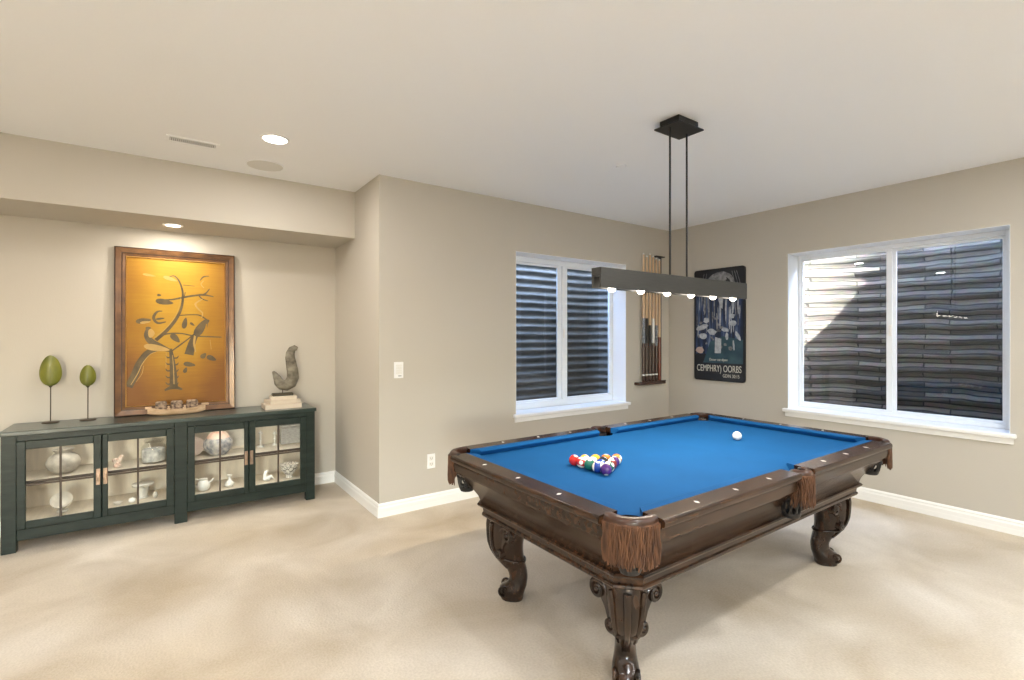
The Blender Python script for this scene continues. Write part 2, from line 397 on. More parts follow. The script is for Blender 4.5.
# cloth bed with notches at the six pockets
def bed_outline():
    hx,hy=HX-RW-CW+.012,HY-RW-CW+.012
    pts=[]
    def arc(cx,cy,r,a0,a1,n=6):
        for k in range(n+1):
            a=math.radians(a0+(a1-a0)*k/n); pts.append((cx+r*math.cos(a),cy+r*math.sin(a)))
    arc(-HX+.125,-HY+.125,.068,100,-10)
    arc(0,-HY+.065,.058+.03,150,30)
    arc(HX-.125,-HY+.125,.068,190,80)
    arc(HX-.125,HY-.125,.068,280,170)
    arc(0,HY-.065,.058+.03,-30,-150)
    arc(-HX+.125,HY-.125,.068,10,-100)
    return pts
bo=bed_outline()
m_=mb(M['felt']); m_.prism(bo,lambda a,b:(a,b,.735),lambda a,b:(a,b,.762)); m_.build('cloth_bed',T,smooth=0)
# rails
def rail(kind,length,p,rot,parent,nsight,spacing):
    """local: runs along +x length, outer edge at y=0, inward +y"""
    Tm=Matrix.Translation(Vector((p[0],p[1],0)))@Matrix.Rotation(rot,4,'Z')
    sec=[(0,.778),(.0,.790),(.004,.797),(.010,.80),(RW,.80),(RW,.762),(.016,.762),(.012,.768),(.004,.770)]
    m_=mb(M['wood'] if abs(math.sin(rot))<.5 else M['wood_y']); L=length
    m_.loft([[Tm@Vector((0,y,z)) for y,z in sec],[Tm@Vector((L,y,z)) for y,z in sec]])
    r=m_.build('rail',parent,smooth=40)
    # rounded ends of the rail top (small quarter blocks)
    # cushion with mitred ends
    c=mb(M['felt'])
    csec=[(RW,.80),(RW+CW-.010,.799),(RW+CW-.002,.796),(RW+CW,.789),(RW+CW-.020,.764),(RW,.763)]
    a,b=kind
    c.loft([[Tm@Vector(((y-RW)*a*.9-.002,y,z)) for y,z in csec],[Tm@Vector((L+.002-(y-RW)*b*.9,y,z)) for y,z in csec]])
    c.build('cushion',parent,smooth=0)
    for k in range(nsight):
        q=spacing[k]
        s=mb(M['pearl']); s.prism([(q-.008,RW*.5),(q,RW*.5-.014),(q+.008,RW*.5),(q,RW*.5+.014)],lambda a,b:Tm@Vector((a,b,.7995)),lambda a,b:Tm@Vector((a,b,.8012)))
        s.build('sight',r,smooth=0)
g=.165; sg=.068
PLX=(2*HX-2*(RW+CW))/8; PLY=(2*HY-2*(RW+CW))/4
LL=HX-g-sg
sp_long0=[RW+CW+PLX*k-g for k in (1,2,3)]
sp_long1=[PLX*k-sg for k in (1,2,3)]
LE=2*HY-2*g
sp_end=[RW+CW+PLY*k-g for k in (1,2,3)]
rail((1,.6),LL,(-HX+g,-HY),0,T,3,sp_long0); rail((.6,1),LL,(sg,-HY),0,T,3,sp_long1)
rail((1,.6),LL,(HX-g,HY),PI,T,3,sp_long0); rail((.6,1),LL,(-sg,HY),PI,T,3,sp_long1)
rail((1,1),LE,(HX,-HY+g),PI/2,T,3,sp_end); rail((1,1),LE,(-HX,HY-g),-PI/2,T,3,sp_end)

# pockets.  local frame: pocket opens towards +x+y diagonal (corner) / +y (side)
def strand(m_,x,y,nx,ny,z0,L,rng):
    pts=[]; n=6; ph=rng.random()*6; am=.003+.003*rng.random()
    for k in range(n+1):
        t=k/n; w_=am*math.sin(ph+t*9)
        pts.append((x+nx*(.002+.003*t)+w_*(-ny),y+ny*(.002+.003*t)+w_*nx,z0-L*t))
    m_.tube(pts,[.0030,.0034,.0028,.0035,.0029,.0034,.0022],n=5)
def make_pocket(side):
    rng=random.Random(5 if side else 4)
    if side: cx,cy,R,a0,a1=0,.046,.056,172,368
    else: cx,cy,R,a0,a1=.138,.138,.110,164,286
    arc=lambda rad,n: [ (cx+rad*math.cos(math.radians(a0+(a1-a0)*k/n)),cy+rad*math.sin(math.radians(a0+(a1-a0)*k/n)),math.radians(a0+(a1-a0)*k/n)) for k in range(n+1)]
    # rim band: raised leather covered iron
    m_=mb(M['leather']); rings=[]
    n=18
    for k in range(n+1):
        a=math.radians(a0+(a1-a0)*k/n); e=math.sin(PI*k/n)
        wdt=.034 if not side else .028
        ring=[]
        for rr,z in ((0,.772),(.004,.792),(-.004,.803),(-.018,.8075),(-wdt,.804),(-wdt-.004,.792),(-wdt,.772)):
            ring.append((cx+(R+rr)*math.cos(a),cy+(R+rr)*math.sin(a),z))
        rings.append(ring)
    m_.loft(rings); 
    pk=m_.build('pocket',None,smooth=50)
    # metal tips at the ends of the iron
    m_=mb(M['blackleather'])
    for k,aa in ((0,a0),(1,a1)):
        a=math.radians(aa); m_.sphere((cx+(R-.016)*math.cos(a),cy+(R-.016)*math.sin(a),.796),.018,10,(1,1,.5))
    # throat: black leather cup going down
    cR=.062 if not side else .048
    bx_,by_=(cx-.012,cy-.012) if not side else (cx,cy+.008)
    prof_=[(cR,.768),(cR+.002,.75),(cR-.004,.70),(cR-.006,.70),(cR-.004,.747),(cR-.003,.768)]
    rr=[]
    for r_,z in prof_: rr.append([(bx_+r_*math.cos(2*PI*i/20),by_+r_*math.sin(2*PI*i/20),z) for i in range(20)])
    m_.loft(rr,cap=False); 
    m_.build('throat',pk,smooth=50)
    # net basket: leather straps and bottom cup, gaps between
    nb=mb(M['blackleather']); hx_,hy_=(cx-.012,cy-.012) if not side else (cx,cy+.036)
    zt,zb=.705,.590 if not side else .570
    def rad(z): t=(zt-z)/(zt-zb); return (.056 if not side else .050)*(1-.35*t*t)
    for s_ in (1,-1):
        for i in range(9):
            pts=[]
            for k in range(7):
                z=zt-(zt-zb)*k/6; a=2*PI*i/9+s_*k*.16; pts.append((hx_+rad(z)*math.cos(a),hy_+rad(z)*math.sin(a),z))
            nb.tube(pts,.0048,n=5)
    for z in (zt,zt-.045,zb+.012):
        nb.tube([(hx_+rad(z)*math.cos(2*PI*i/20),hy_+rad(z)*math.sin(2*PI*i/20),z) for i in range(21)],.006,n=5)
    nb.lathe([(.0,zb-.012),(.036,zb-.010),(.043,zb+.004),(.042,zb+.014),(.0,zb+.010)],(hx_,hy_,0),16)
    nb.build('net',pk,smooth=50)
    # fringe
    fr=mb(M['fringe'])
    for lay,(off,num,ln) in enumerate(((.001,46 if not side else 29,.150),(.007,34 if not side else 22,.142),(-.004,40 if not side else 24,.136))):
        for k in range(num+1):
            a=math.radians(a0+4+(a1-a0-8)*(k+rng.random()*.5)/(num+.5)); strand(fr,cx+(R+off)*math.cos(a),cy+(R+off)*math.sin(a),math.cos(a),math.sin(a),.782,ln*(1+rng.uniform(-.08,.05)),rng)
    bring=[]
    for k in range(n+1):
        a=math.radians(a0+2+(a1-a0-4)*k/n); bring.append([(cx+(R+q)*math.cos(a),cy+(R+q)*math.sin(a),z) for q,z in ((.003,.785),(.008,.780),(.008,.768),(.003,.764))])
    fr.loft(bring)
    f=fr.build('fringe',pk,smooth=60); f['label']='brown leather fringe'
    return pk
pc=make_pocket(False); ps=make_pocket(True)
spots=[(pc,-HX,-HY,0),(pc,HX,-HY,PI/2),(pc,HX,HY,PI),(pc,-HX,HY,-PI/2),(ps,0,-HY,0),(ps,0,HY,PI)]
used=set()
for src,x,y,rz in spots:
    o=src if src.name not in used else copy_tree(src)
    used.add(src.name); o.parent=T; o.location=(x,y,0); o.rotation_euler=(0,0,rz)

# legs.  local frame: corner at origin, inward diagonal +x+y
def make_leg():
    tab=[ # z, outer s, inner s, half width
     (.457,.318,.555,.092),(.43,.312,.545,.092),(.40,.308,.530,.088),(.37,.308,.515,.083),(.34,.309,.505,.079),(.304,.312,.499,.074),(.27,.323,.498,.067),(.247,.336,.499,.060),
     (.222,.354,.503,.054),(.198,.375,.508,.050),(.178,.395,.514,.045),(.16,.409,.518,.044),(.14,.419,.522,.044),(.12,.423,.524,.045),(.10,.418,.522,.047),
     (.085,.402,.520,.050),(.073,.380,.518,.053),(.060,.368,.513,.056),(.045,.364,.508,.058),(.030,.365,.504,.058),(.022,.372,.500,.055),(.018,.376,.498,.054),(.014,.372,.50,.056),(0.0,.376,.498,.054)]
    d=Vector((1,1,0)).normalized(); p=Vector((1,-1,0)).normalized()
    rings=[]
    for z,so,si,w_ in tab:
        c=(so+si)/2; h=(si-so)/2; ring=[]
        for i in range(20):
            a=2*PI*i/20; ca,sa=math.cos(a),math.sin(a)
            e=.72; x=math.copysign(abs(ca)**e,ca)*h; y=math.copysign(abs(sa)**e,sa)*w_
            if x<0: y*=1-.25*(abs(x)/h)**2   # face narrows to a ridge outward
            q=d*(c+x)+p*y; ring.append((q.x,q.y,z))
        rings.append(ring)
    m_=mb(M['woodleg']); m_.loft(rings)
    leg=m_.build('leg',None,smooth=60)
    # collar bead
    def at(s,t,z): q=d*s+p*t; return (q.x,q.y,z)
    m_=mb(M['woodleg'])
    z=.222; ring=[]
    for i in range(25):
        a=2*PI*i/24; ca,sa=math.cos(a),math.sin(a); e=.72
        ring.append(at(.4285+math.copysign(abs(ca)**e,ca)*.078,math.copysign(abs(sa)**e,sa)*.054,z-.012*ca+.0))
    m_.tube(ring,.009,n=8,cap=False)
    m_.build('collar',leg,smooth=60)
    # toe scrolls
    for s_ in (1,-1):
        m_=mb(M['woodleg'])
        pts=[];rs=[]
        for k in range(22):
            t=k/21; a=-PI*.5+t*PI*2.6; rr=.030*(1-t*.8); pts.append(at(.398-rr*math.cos(a+PI)*1.0*(-1),s_*.050,.055+rr*math.sin(a))); rs.append(.008*(1-.5*t))
        m_.tube(pts,rs,n=6)
        m_.build('toe_scroll',leg,smooth=60)
    # acanthus ridge down the face
    m_=mb(M['woodleg'])
    pts=[at(so-.002,0,z) for z,so,si,w_ in tab[1:12]]; m_.tube(pts,[.018,.018,.017,.016,.015,.014,.013,.012,.011,.009,.006],n=8)
    for s_ in (1,-1):
        pts=[at(so+.022,s_*w_*.72,z) for z,so,si,w_ in tab[1:11]]; m_.tube(pts,[.010]*10,n=6)
    m_.build('carved_ridge',leg,smooth=60)
    # two wings with S scrolls, one under each side of the apron
    for wing in (0,1):
        def W(a,z,off=0):
            b=.238+off
            return (a,b,z) if wing==0 else (b,a,z)
        m_=mb(M['woodleg'])
        poly=[(.27,.457),(.405,.457),(.41,.40),(.395,.372),(.368,.350),(.346,.318),(.334,.285),(.318,.250),(.300,.240),(.285,.245),(.275,.27),(.26,.34)]
        m_.prism(poly,lambda a,z:W(a,z,-.014),lambda a,z:W(a,z,.016))
        def spiral(ca,cz,r0,a_start,dirn,turns,n=26):
            out=[]
            for k in range(n):
                t=k/(n-1); a=a_start+dirn*turns*2*PI*t; r=r0*(1-.78*t); out.append((ca+r*math.cos(a),cz+r*math.sin(a),r))
            return out
        for off in (-.018,):
            up=spiral(.386,.385,.040,math.radians(115),-1,1.45)
            lo=spiral(.312,.266,.030,math.radians(150),1,1.35)
            pathp=[W(a,z,off) for a,z,r in reversed(up)]; rr=[.006+.005*min(1,r/.033) for a,z,r in reversed(up)]
            mid=[(.345,.415),(.318,.39),(.300,.350),(.290,.32),(.285,.292)]
            pathp+= [W(a,z,off) for a,z in mid]; rr+=[.010]*len(mid)
            pathp+= [W(a,z,off) for a,z,r in lo]; rr+=[.006+.005*min(1,r/.025) for a,z,r in lo]
            m_.tube(pathp,rr,n=7)
        # volute bodies
        for (ca,cz,r) in ((.386,.385,.036),(.312,.266,.027)):
            q=[(r*math.cos(2*PI*i/20),r*math.sin(2*PI*i/20)) for i in range(20)]
            m_.prism(q,lambda a,b:W(ca+a,cz+b,-.017),lambda a,b:W(ca+a,cz+b,.018))
            c_=W(ca,cz,-.020); m_.sphere(c_,r*.34,10)
        m_.build('scroll_bracket',leg,smooth=50)
    return leg
lg=make_leg()
for i,(x,y,rz) in enumerate([(-HX,-HY,0),(HX,-HY,PI/2),(HX,HY,PI),(-HX,HY,-PI/2)]):
    o=lg if i==0 else copy_tree(lg)
    o.parent=T; o.location=(x,y,0); o.rotation_euler=(0,0,rz)

# ------------------------------------------------------------------ balls
def ballmat(name,c,stripe):
    m,nt,b=newmat(name); N=nt.nodes; L=nt.links; setv(b,'Roughness',.08); setv(b,'Coat Weight',.5)
    tc=N.new('ShaderNodeTexCoord'); sp=N.new('ShaderNodeSeparateXYZ'); L.new(tc.outputs['Object'],sp.inputs[0])
    ab=N.new('ShaderNodeMath'); ab.operation='ABSOLUTE'; L.new(sp.outputs[2],ab.inputs[0])
    lt=N.new('ShaderNodeMath'); lt.operation='LESS_THAN'; lt.inputs[1].default_value=.0155 if stripe else 1; L.new(ab.outputs[0],lt.inputs[0])
    mx=N.new('ShaderNodeMix'); mx.data_type='RGBA'; L.new(lt.outputs[0],mx.inputs[0]); mx.inputs[6].default_value=col((.85,.82,.72)); mx.inputs[7].default_value=col(c)
    ax=N.new('ShaderNodeMath'); ax.operation='ABSOLUTE'; L.new(sp.outputs[0],ax.inputs[0])
    g_=N.new('ShaderNodeMath'); g_.operation='GREATER_THAN'; g_.inputs[1].default_value=.0262; L.new(ax.outputs[0],g_.inputs[0])
    m2=N.new('ShaderNodeMix'); m2.data_type='RGBA'; L.new(g_.outputs[0],m2.inputs[0]); L.new(mx.outputs[2],m2.inputs[6]); m2.inputs[7].default_value=col((.9,.88,.8))
    L.new(m2.outputs[2],b.inputs['Base Color']); return m
BC=dict(yellow=(.75,.42,.03),blue=(.012,.05,.30),red=(.62,.025,.02),purple=(.07,.02,.16),orange=(.70,.20,.03),green=(.01,.14,.09),maroon=(.20,.02,.025),black=(.012,.012,.012))
BR=.0286
rack=[('red',0,0,2),] 
# rows from apex (right) back to the left end; entries: colour, stripe
rows=[[('purple',0)],[('orange',1),('purple',1)],[('yellow',1),('black',0),('green',1)],[('orange',0),('yellow',0),('blue',0),('maroon',1)],[('maroon',0),('red',1),('blue',1),('green',0),('red',0)]]
rows=[[('orange',1)],[('orange',0),('purple',1)],[('yellow',0),('black',0),('maroon',0)],[('yellow',1),('maroon',1),('blue',0),('green',1)],[('red',0),('red',1),('green',0),('blue',1),('purple',0)]]
rowname=['at the tip of the rack','in the second row of the rack','in the middle row of the rack','in the fourth row of the rack','in the end row of the rack']
ax_,ay_=1.985,1.83
for r_,row in enumerate(rows):
    for k,(c,s) in enumerate(row):
        x=ax_-r_*BR*2*.87; y=ay_+(len(row)-1)*BR*1.005-k*BR*2*1.005
        key='ball_%s_%d'%(c,s)
        m_=mb(ballmat(key,BC[c],s)); m_.sphere((0,0,0),BR,24); o=m_.build('pool_ball',smooth=180)
        o.location=(x,y,.762+BR); o.rotation_euler=(random.uniform(0,PI),random.uniform(0,PI),random.uniform(0,PI))
        tag(o,('%s striped pool ball ' if s else 'solid %s pool ball ')%c+rowname[r_]+' on the cloth','ball','racked pool balls on the table')
m_=mb(M['white']); m_.sphere((0,0,0),BR,32); o=m_.build('cue_ball',smooth=180); o.location=(3.10,1.80,.762+BR)
tag(o,'plain white cue ball alone on the far half of the blue cloth','ball')

# ------------------------------------------------------------------ pendant light
PX,PY=2.55,1.85
P=empty('pendant_light',(PX,PY,ZC)); tag(P,'long grey beam pendant light on two black rods above the pool table','lamp')
def pb(m_,n,parent=P,**k): m_.bm.transform(Matrix.Translation((-PX,-PY,-ZC))); return m_.build(n,parent,**k)
m_=mb(M['black']); m_.box(2.455,2.645,1.782,1.918,2.695,2.74,.002); m_.box(2.428,2.672,1.762,1.938,2.688,2.696,.001); pb(m_,'canopy')
for x in (2.464,2.627):
    m_=mb(M['black']); m_.tube([(x,PY,1.80),(x,PY,2.69)],.006,n=10); pb(m_,'rod')
m_=mb(M['beam']); bx0,bx1=1.853,3.248
m_.box(bx0,bx1,1.815,1.827,1.700,1.806,.001); m_.box(bx0,bx1,1.873,1.885,1.700,1.806,.001); m_.box(bx0,bx1,1.827,1.873,1.762,1.806,.0)
beam=pb(m_,'beam')
bulbs=[1.971+.233*k for k in range(6)]
for x in bulbs:
    m_=mb(M['black']); m_.lathe([(.016,1.735),(.018,1.737),(.018,1.762),(.010,1.763)],(x,PY,0),14); sk=pb(m_,'socket')
    m_=mb(M['bulb']); m_.lathe([(.0,1.683),(.010,1.685),(.018,1.692),(.021,1.702),(.020,1.712),(.014,1.728),(.010,1.736)],(x,PY,0),14); pb(m_,'bulb',sk)

# ------------------------------------------------------------------ ceiling fittings
def can_light(x,y,z,label,group=None,R=.075):
    r=empty('recessed_light',(x,y,z)); tag(r,label,'ceiling light',group)
    m_=mb(M['trim']); n=28
    rr=[[(q*math.cos(2*PI*i/n),q*math.sin(2*PI*i/n),zz) for i in range(n)] for q,zz in ((R+.014,0),(R+.012,-.006),(R,-.007),(R-.004,-.003),(R-.004,0))]
    m_.loft(rr,cap=False); m_.build('trim_ring',r)
    m_=mb(M['can']); m_.lathe([(R-.004,-.004),(R-.003,-.001)],(0,0,0),n); m_.build('diffuser',r)
    return r
can_light(.61,3.541,ZC,'bright round recessed light in the main ceiling beside the round speaker')
can_light(.078,4.732,ZS,'round recessed spotlight in the lowered soffit directly above the gold painting',R=.055)
added_cans=[(-2.1,3.1),(-2.1,1.0),(-.4,1.0),(1.4,.2),(3.6,.2),(-2.1,-1.4),(.3,-1.6),(2.6,-1.6),(4.3,-1.4),(-1.0,-3.0),(1.6,-3.0),(4.0,-3.0)]  # ceiling lights added outside the view to brighten the room
for x,y in added_cans: can_light(x,y,ZC,'added round recessed fill light in the unseen part of the ceiling','added ceiling fill lights out of view')
# round speaker
r=empty('ceiling_speaker',(.643,4.13,ZC)); tag(r,'round beige flush ceiling speaker near the lowered soffit edge','speaker')
m_=mb(M['speaker']); m_.lathe([(.0,-.005),(.122,-.005),(.124,0)],(0,0,0),40); m_.build('grille',r)
m_=mb(M['ceil']); m_.loft([[(q*math.cos(2*PI*i/40),q*math.sin(2*PI*i/40),z) for i in range(40)] for q,z in ((.124,0),(.124,-.006),(.131,-.006),(.134,0))],cap=False); m_.build('speaker_rim',r)
# vent
r=empty('ceiling_vent',(.175,3.914,ZC)); tag(r,'narrow slotted air vent in the ceiling left of the round light','vent')
m_=mb(M['ceil']); w_,h_=.128,.040
m_.box(-w_-.02,w_+.02,-h_-.02,-h_,-.006,0,.001).box(-w_-.02,w_+.02,h_,h_+.02,-.006,0,.001).box(-w_-.02,-w_,-h_,h_,-.006,0).box(w_,w_+.02,-h_,h_,-.006,0); m_.build('vent_frame',r)
m_=mb(M['dark']); m_.box(-w_,w_,-h_,h_,-.0015,0); m_.build('backing',r)
m_=mb(M['ceil']); 
for k in range(24):
    x=-w_+.006+k*(2*w_-.012)/23; m_.box(x-.0027,x+.0027,-h_,h_,-.005,-.0015)
m_.build('louvers',r)
# sprinkler cover
m_=mb(M['ceil']); m_.lathe([(0,-.012),(.034,-.011),(.038,-.006),(.040,0)],(0,0,0),28); o=m_.build('sprinkler_cover'); o.location=(2.848,2.58,ZC)
tag(o,'small round white sprinkler cap on the ceiling left of the pendant canopy','sprinkler')

# ------------------------------------------------------------------ switch & outlet
r=empty('light_switch',(1.584,YB,1.172)); tag(r,'white wall keypad switch near the wall corner, above the outlet','switch')
m_=mb(M['plastic']); m_.box(-.040,.040,-.007,0,-.066,.066,.002); m_.build('cover_plate',r)
m_=mb(M['white']); 
for k in range(4): m_.box(-.024,.024,-.010,-.006,.028-k*.020,.044-k*.020,.001)
m_.build('buttons',r)
m_=mb(M['grey']); m_.box(-.006,.022,-.010,-.006,-.052,-.044,.001); m_.build('indicator',r)
r=empty('wall_outlet',(1.876,YB,.385)); tag(r,'white duplex power outlet low on the wall left of the pool table','outlet')
m_=mb(M['plastic']); m_.box(-.037,.037,-.006,0,-.062,.062,.002); m_.build('cover_plate',r)
for z in (.024,-.024):
    m_=mb(M['white']); m_.box(-.018,.018,-.009,-.005,z-.017,z+.017,.003)
    m_.m(M['dark']); m_.box(-.009,-.006,-.0095,-.0088,z-.004,z+.008); m_.box(.006,.009,-.0095,-.0088,z-.004,z+.008); m_.box(-.002,.002,-.0095,-.0088,z-.012,z-.008); m_.build('socket',r)

# ------------------------------------------------------------------ cue rack and cues
r=empty('cue_rack',(4.68,YB,.9)); tag(r,'dark wood wall rack holding pool cues in the corner','cue rack')
def rb(m_,n,**k): m_.bm.transform(Matrix.Translation((-4.68,-YB,-.9))); return m_.build(n,r,**k)
m_=mb(M['butt']); m_.box(4.45,4.915,YB-.085,YB,.885,.918,.004); m_.box(4.45,4.915,YB-.088,YB-.078,.918,.928,.002); rb(m_,'bottom_shelf')
m_=mb(M['black']); m_.box(4.885,4.905,YB-.03,YB-.002,.918,2.40,.002); rb(m_,'post')
m_=mb(M['black']); m_.box(4.79,4.945,YB-.05,YB-.002,2.392,2.406,.002); m_.tube([(4.80,YB-.03,2.395),(4.79,YB-.03,2.33),(4.80,YB-.035,2.28),(4.79,YB-.03,2.20)],.006,n=6); m_.sphere((4.80,YB-.035,2.275),.012,8); rb(m_,'top_bracket')
m_=mb(M['black']); m_.box(4.52,4.92,YB-.03,YB-.002,1.955,1.985,.002)
for x in (4.56,4.617,4.674,4.731,4.788,4.845): m_.tube([(x-.018,YB-.03,1.97),(x-.022,YB-.06,1.97),(x-.012,YB-.068,1.97)],.005,n=6); m_.tube([(x+.018,YB-.03,1.97),(x+.022,YB-.06,1.97),(x+.012,YB-.068,1.97)],.005,n=6)
rb(m_,'clip_bar')
cues=[(4.560,2.415,'grey','dark pool cue with pale grey wrap, leftmost in the wall rack'),(4.617,2.39,'dark','dark butted pool cue with black wrap, second from left in the wall rack'),
      (4.674,2.42,'black','pool cue with plain black wrap, third from left in the wall rack'),(4.731,2.40,'white','pool cue with white wrap right of the rack centre, fourth from left'),
      (4.788,2.38,'dark2','slim dark butted pool cue, fifth from left in the wall rack'),(4.845,2.37,'red','pool cue with reddish brown butt nearest the black rack post')]
for x,ztop,k,lab in cues:
    c=empty('pool_cue',(x,YB-.045,.918)); tag(c,lab,'pool cue','pool cues in the wall rack'); H=ztop-.918
    jb,js=(.45,.74) if k!='red' else (.30,.52)
    if k in('black','dark2'): jb,js=.42,.66
    bm_=M['buttred'] if k=='red' else M['butt']
    m_=mb(bm_); m_.lathe([(.0,0),(.016,.002),(.0185,.02),(.0175,jb)],(0,0,0),12)
    if k!='red': m_.m(M['pearl']); m_.lathe([(.0188,.075),(.0188,.09)],(0,0,0),12)
    m_.build('butt',c)
    m_=mb({'grey':M['wrap'],'white':M['white'],'dark':M['black'],'black':M['black'],'dark2':M['wrap'],'red':bm_}[k]); m_.lathe([(.0176,jb),(.0165,js)],(0,0,0),12); m_.build('wrap',c)
    m_=mb(M['maple']); m_.lathe([(.0160,js),(.0120,H-.03),(.0115,H-.02)],(0,0,0),12); m_.build('shaft',c)
    m_=mb(M['white']); m_.lathe([(.0112,H-.02),(.0110,H-.004),(.006,H)],(0,0,0),10); m_.build('tip',c)

# ------------------------------------------------------------------ poster
r=empty('poster',(XR,3.156,.95)); tag(r,'black framed dark blue pictorial poster with white lettering on the right wall','poster')
HWp=.306; HTp=1.255
def pp(u,v,d):  # u 0..1 left->right as seen, v 0..1 bottom->top, d out of the wall
    return (-d, HWp-u*2*HWp, v*HTp)
m_=mb(M['posterframe'])
def rr_poly(a0,b0,a1,b1,rad,n=5):
    out=[]
    for cx_,cy_,s in ((a1-rad,b0+rad,-90),(a1-rad,b1-rad,0),(a0+rad,b1-rad,90),(a0+rad,b0+rad,180)):
        for k in range(n+1):
            t=math.radians(s+90*k/n); out.append((cx_+rad*math.cos(t),cy_+rad*math.sin(t)))
    return out
pl=rr_poly(-HWp,0,HWp,HTp,.03)
m_.prism(pl,lambda a,b:(0,-a,b),lambda a,b:(-.022,-a,b)); m_.build('poster_frame',r,smooth=30)
def postermat():
    m,nt,b=newmat('poster_print'); N=nt.nodes; L=nt.links; setv(b,'Roughness',.35)
    tc=N.new('ShaderNodeTexCoord'); mp=N.new('ShaderNodeMapping'); mp.inputs['Scale'].default_value=(1,22,2.2); L.new(tc.outputs['Object'],mp.inputs[0])
    n=N.new('ShaderNodeTexNoise'); n.inputs['Scale'].default_value=1.4; n.inputs['Detail'].default_value=5; L.new(mp.outputs[0],n.inputs['Vector'])
    rp=N.new('ShaderNodeValToRGB'); e=rp.color_ramp.elements; e[0].position=.42; e[1].position=.75; e[0].color=col((.012,.018,.040)); e[1].color=col((.20,.26,.38))
    k=e.new(.58); k.color=col((.035,.06,.14))
    L.new(n.outputs['Fac'],rp.inputs['Fac']); L.new(rp.outputs['Color'],b.inputs['Base Color']); return m
pm=postermat()
pdark=mat('poster_dark',(.014,.015,.02),.35); pgrey=mat('poster_grey',(.30,.30,.30),.4,c2=(.10,.10,.11),scale=26); ppale=mat('poster_pale',(.52,.54,.56),.4,c2=(.30,.32,.36),scale=30); pteal=mat('poster_teal',(.02,.05,.075),.35,c2=(.04,.09,.11),scale=8)
ppink=mat('poster_skin',(.45,.33,.28),.4)
m_=mb(pm); m_.prism([(-.285,.30),(.285,.30),(.285,1.0),(-.285,1.0)],lambda a,b:(-.0222,-a,b),lambda a,b:(-.0232,-a,b))
m_.m(pdark); m_.prism([(-.285,.02),(.285,.02),(.285,.30),(-.285,.30)],lambda a,b:(-.0222,-a,b),lambda a,b:(-.0232,-a,b)); m_.prism([(-.285,1.0),(.285,1.0),(.285,1.235),(-.285,1.235)],lambda a,b:(-.0222,-a,b),lambda a,b:(-.0232,-a,b))
m_.m(pteal); m_.prism([(-.19,.20),(.285,.20),(.285,.46),(.05,.50),(-.10,.44)],lambda a,b:(-.0222,-a,b),lambda a,b:(-.0236,-a,b))
def blob(mt,a,b,ra,rb_,rot=0,d=.0242,n=14,wob=.15,seed=0):
    rg=random.Random(seed+int(a*999)); m_.m(mt); q=[]
    for i in range(n):
        t=2*PI*i/n; k=1+rg.uniform(-wob,wob); x,y=ra*k*math.cos(t),rb_*k*math.sin(t); q.append((a+x*math.cos(rot)-y*math.sin(rot),b+x*math.sin(rot)+y*math.cos(rot)))
    m_.prism(q,lambda a,b:(-.0225,-a,b),lambda a,b:(-d,-a,b))
# arch of a headdress-like ring at the top
blob(pgrey,0.02,1.10,.16,.115,d=.0240,wob=.03,n=24); blob(pdark,0.02,1.07,.125,.10,d=.0244,wob=.05,n=24); blob(pgrey,.0,1.13,.09,.055,d=.0248); blob(ppale,.03,1.03,.05,.04,d=.0250)
for a in (-.22,-.18,.20,.235,.265): 
    m_.m(pgrey); m_.tube([(-.0235,-a,1.01),(-.0235,-a*.93,1.10),(-.0235,-a*.8,1.21)],.0025,n=5)
for a,b,ra,rb_ in ((-.17,.86,.012,.12),(-.12,.80,.010,.14),(-.05,.85,.008,.13),(.03,.90,.025,.10),(.02,.72,.010,.16),(.09,.80,.009,.16),(.17,.84,.012,.10),(.23,.86,.008,.12),(-.02,.66,.008,.10),(.13,.68,.007,.12)):
    blob(pgrey if a<0 else ppale,a,b,ra,rb_,wob=.25,d=.0240)
rg=random.Random(21)
for k in range(26):
    a=rg.uniform(-.27,.27); b=rg.uniform(.52,.95); blob(pgrey if rg.random()<.6 else ppale,a,b,rg.uniform(.003,.007),rg.uniform(.04,.11),wob=.3,d=.0238,seed=k)
for k in range(16):
    a=rg.uniform(-.26,.26); b=rg.uniform(.36,.72); blob(pgrey,a,b,rg.uniform(.010,.03),rg.uniform(.010,.022),rg.uniform(-1,1),wob=.3,d=.0239,seed=k+50)
for a,b,ra,rb_,ro in ((-.20,.60,.075,.03,.25),(-.15,.68,.035,.03,0),(-.19,.50,.05,.035,0),(-.08,.55,.055,.035,-.3),(.08,.57,.045,.022,-.2),(.10,.50,.018,.04,0),(.16,.72,.032,.026,0),(.17,.64,.045,.028,0),(.23,.50,.02,.06,.5),(.18,.40,.01,.06,.1)):
    blob(ppale,a,b,ra,rb_,ro,seed=3)
m_.m(ppale); m_.prism([(-.045,.31),(.03,.31),(.035,.47),(-.04,.49)],lambda a,b:(-.0225,-a,b),lambda a,b:(-.0246,-a,b))
blob(ppink,-.23,.34,.05,.035,0)
m_.build('print',r,smooth=0)
def text(s,a,b,size,parent,mt,sx=1):
    cu=bpy.data.curves.new('lettering','FONT'); cu.body=s; cu.size=size; cu.align_x='CENTER'; cu.extrude=.0006; cu.materials.append(mt)
    tmp=bpy.data.objects.new('lettering_curve',cu); C.objects.link(tmp); bpy.context.view_layer.update()
    me=bpy.data.meshes.new_from_object(tmp.evaluated_get(bpy.context.evaluated_depsgraph_get())); bpy.data.objects.remove(tmp)
    o=bpy.data.objects.new('lettering',me); C.objects.link(o); o.parent=parent; o.location=(-.0250,-a,b); o.rotation_euler=(PI/2,0,-PI/2); o.scale=(sx,1,1)
    return o
cream=mat('poster_letters',(.62,.60,.52),.5)
text('Dover cat dipen',.0,.225,.040,r,cream,.85)
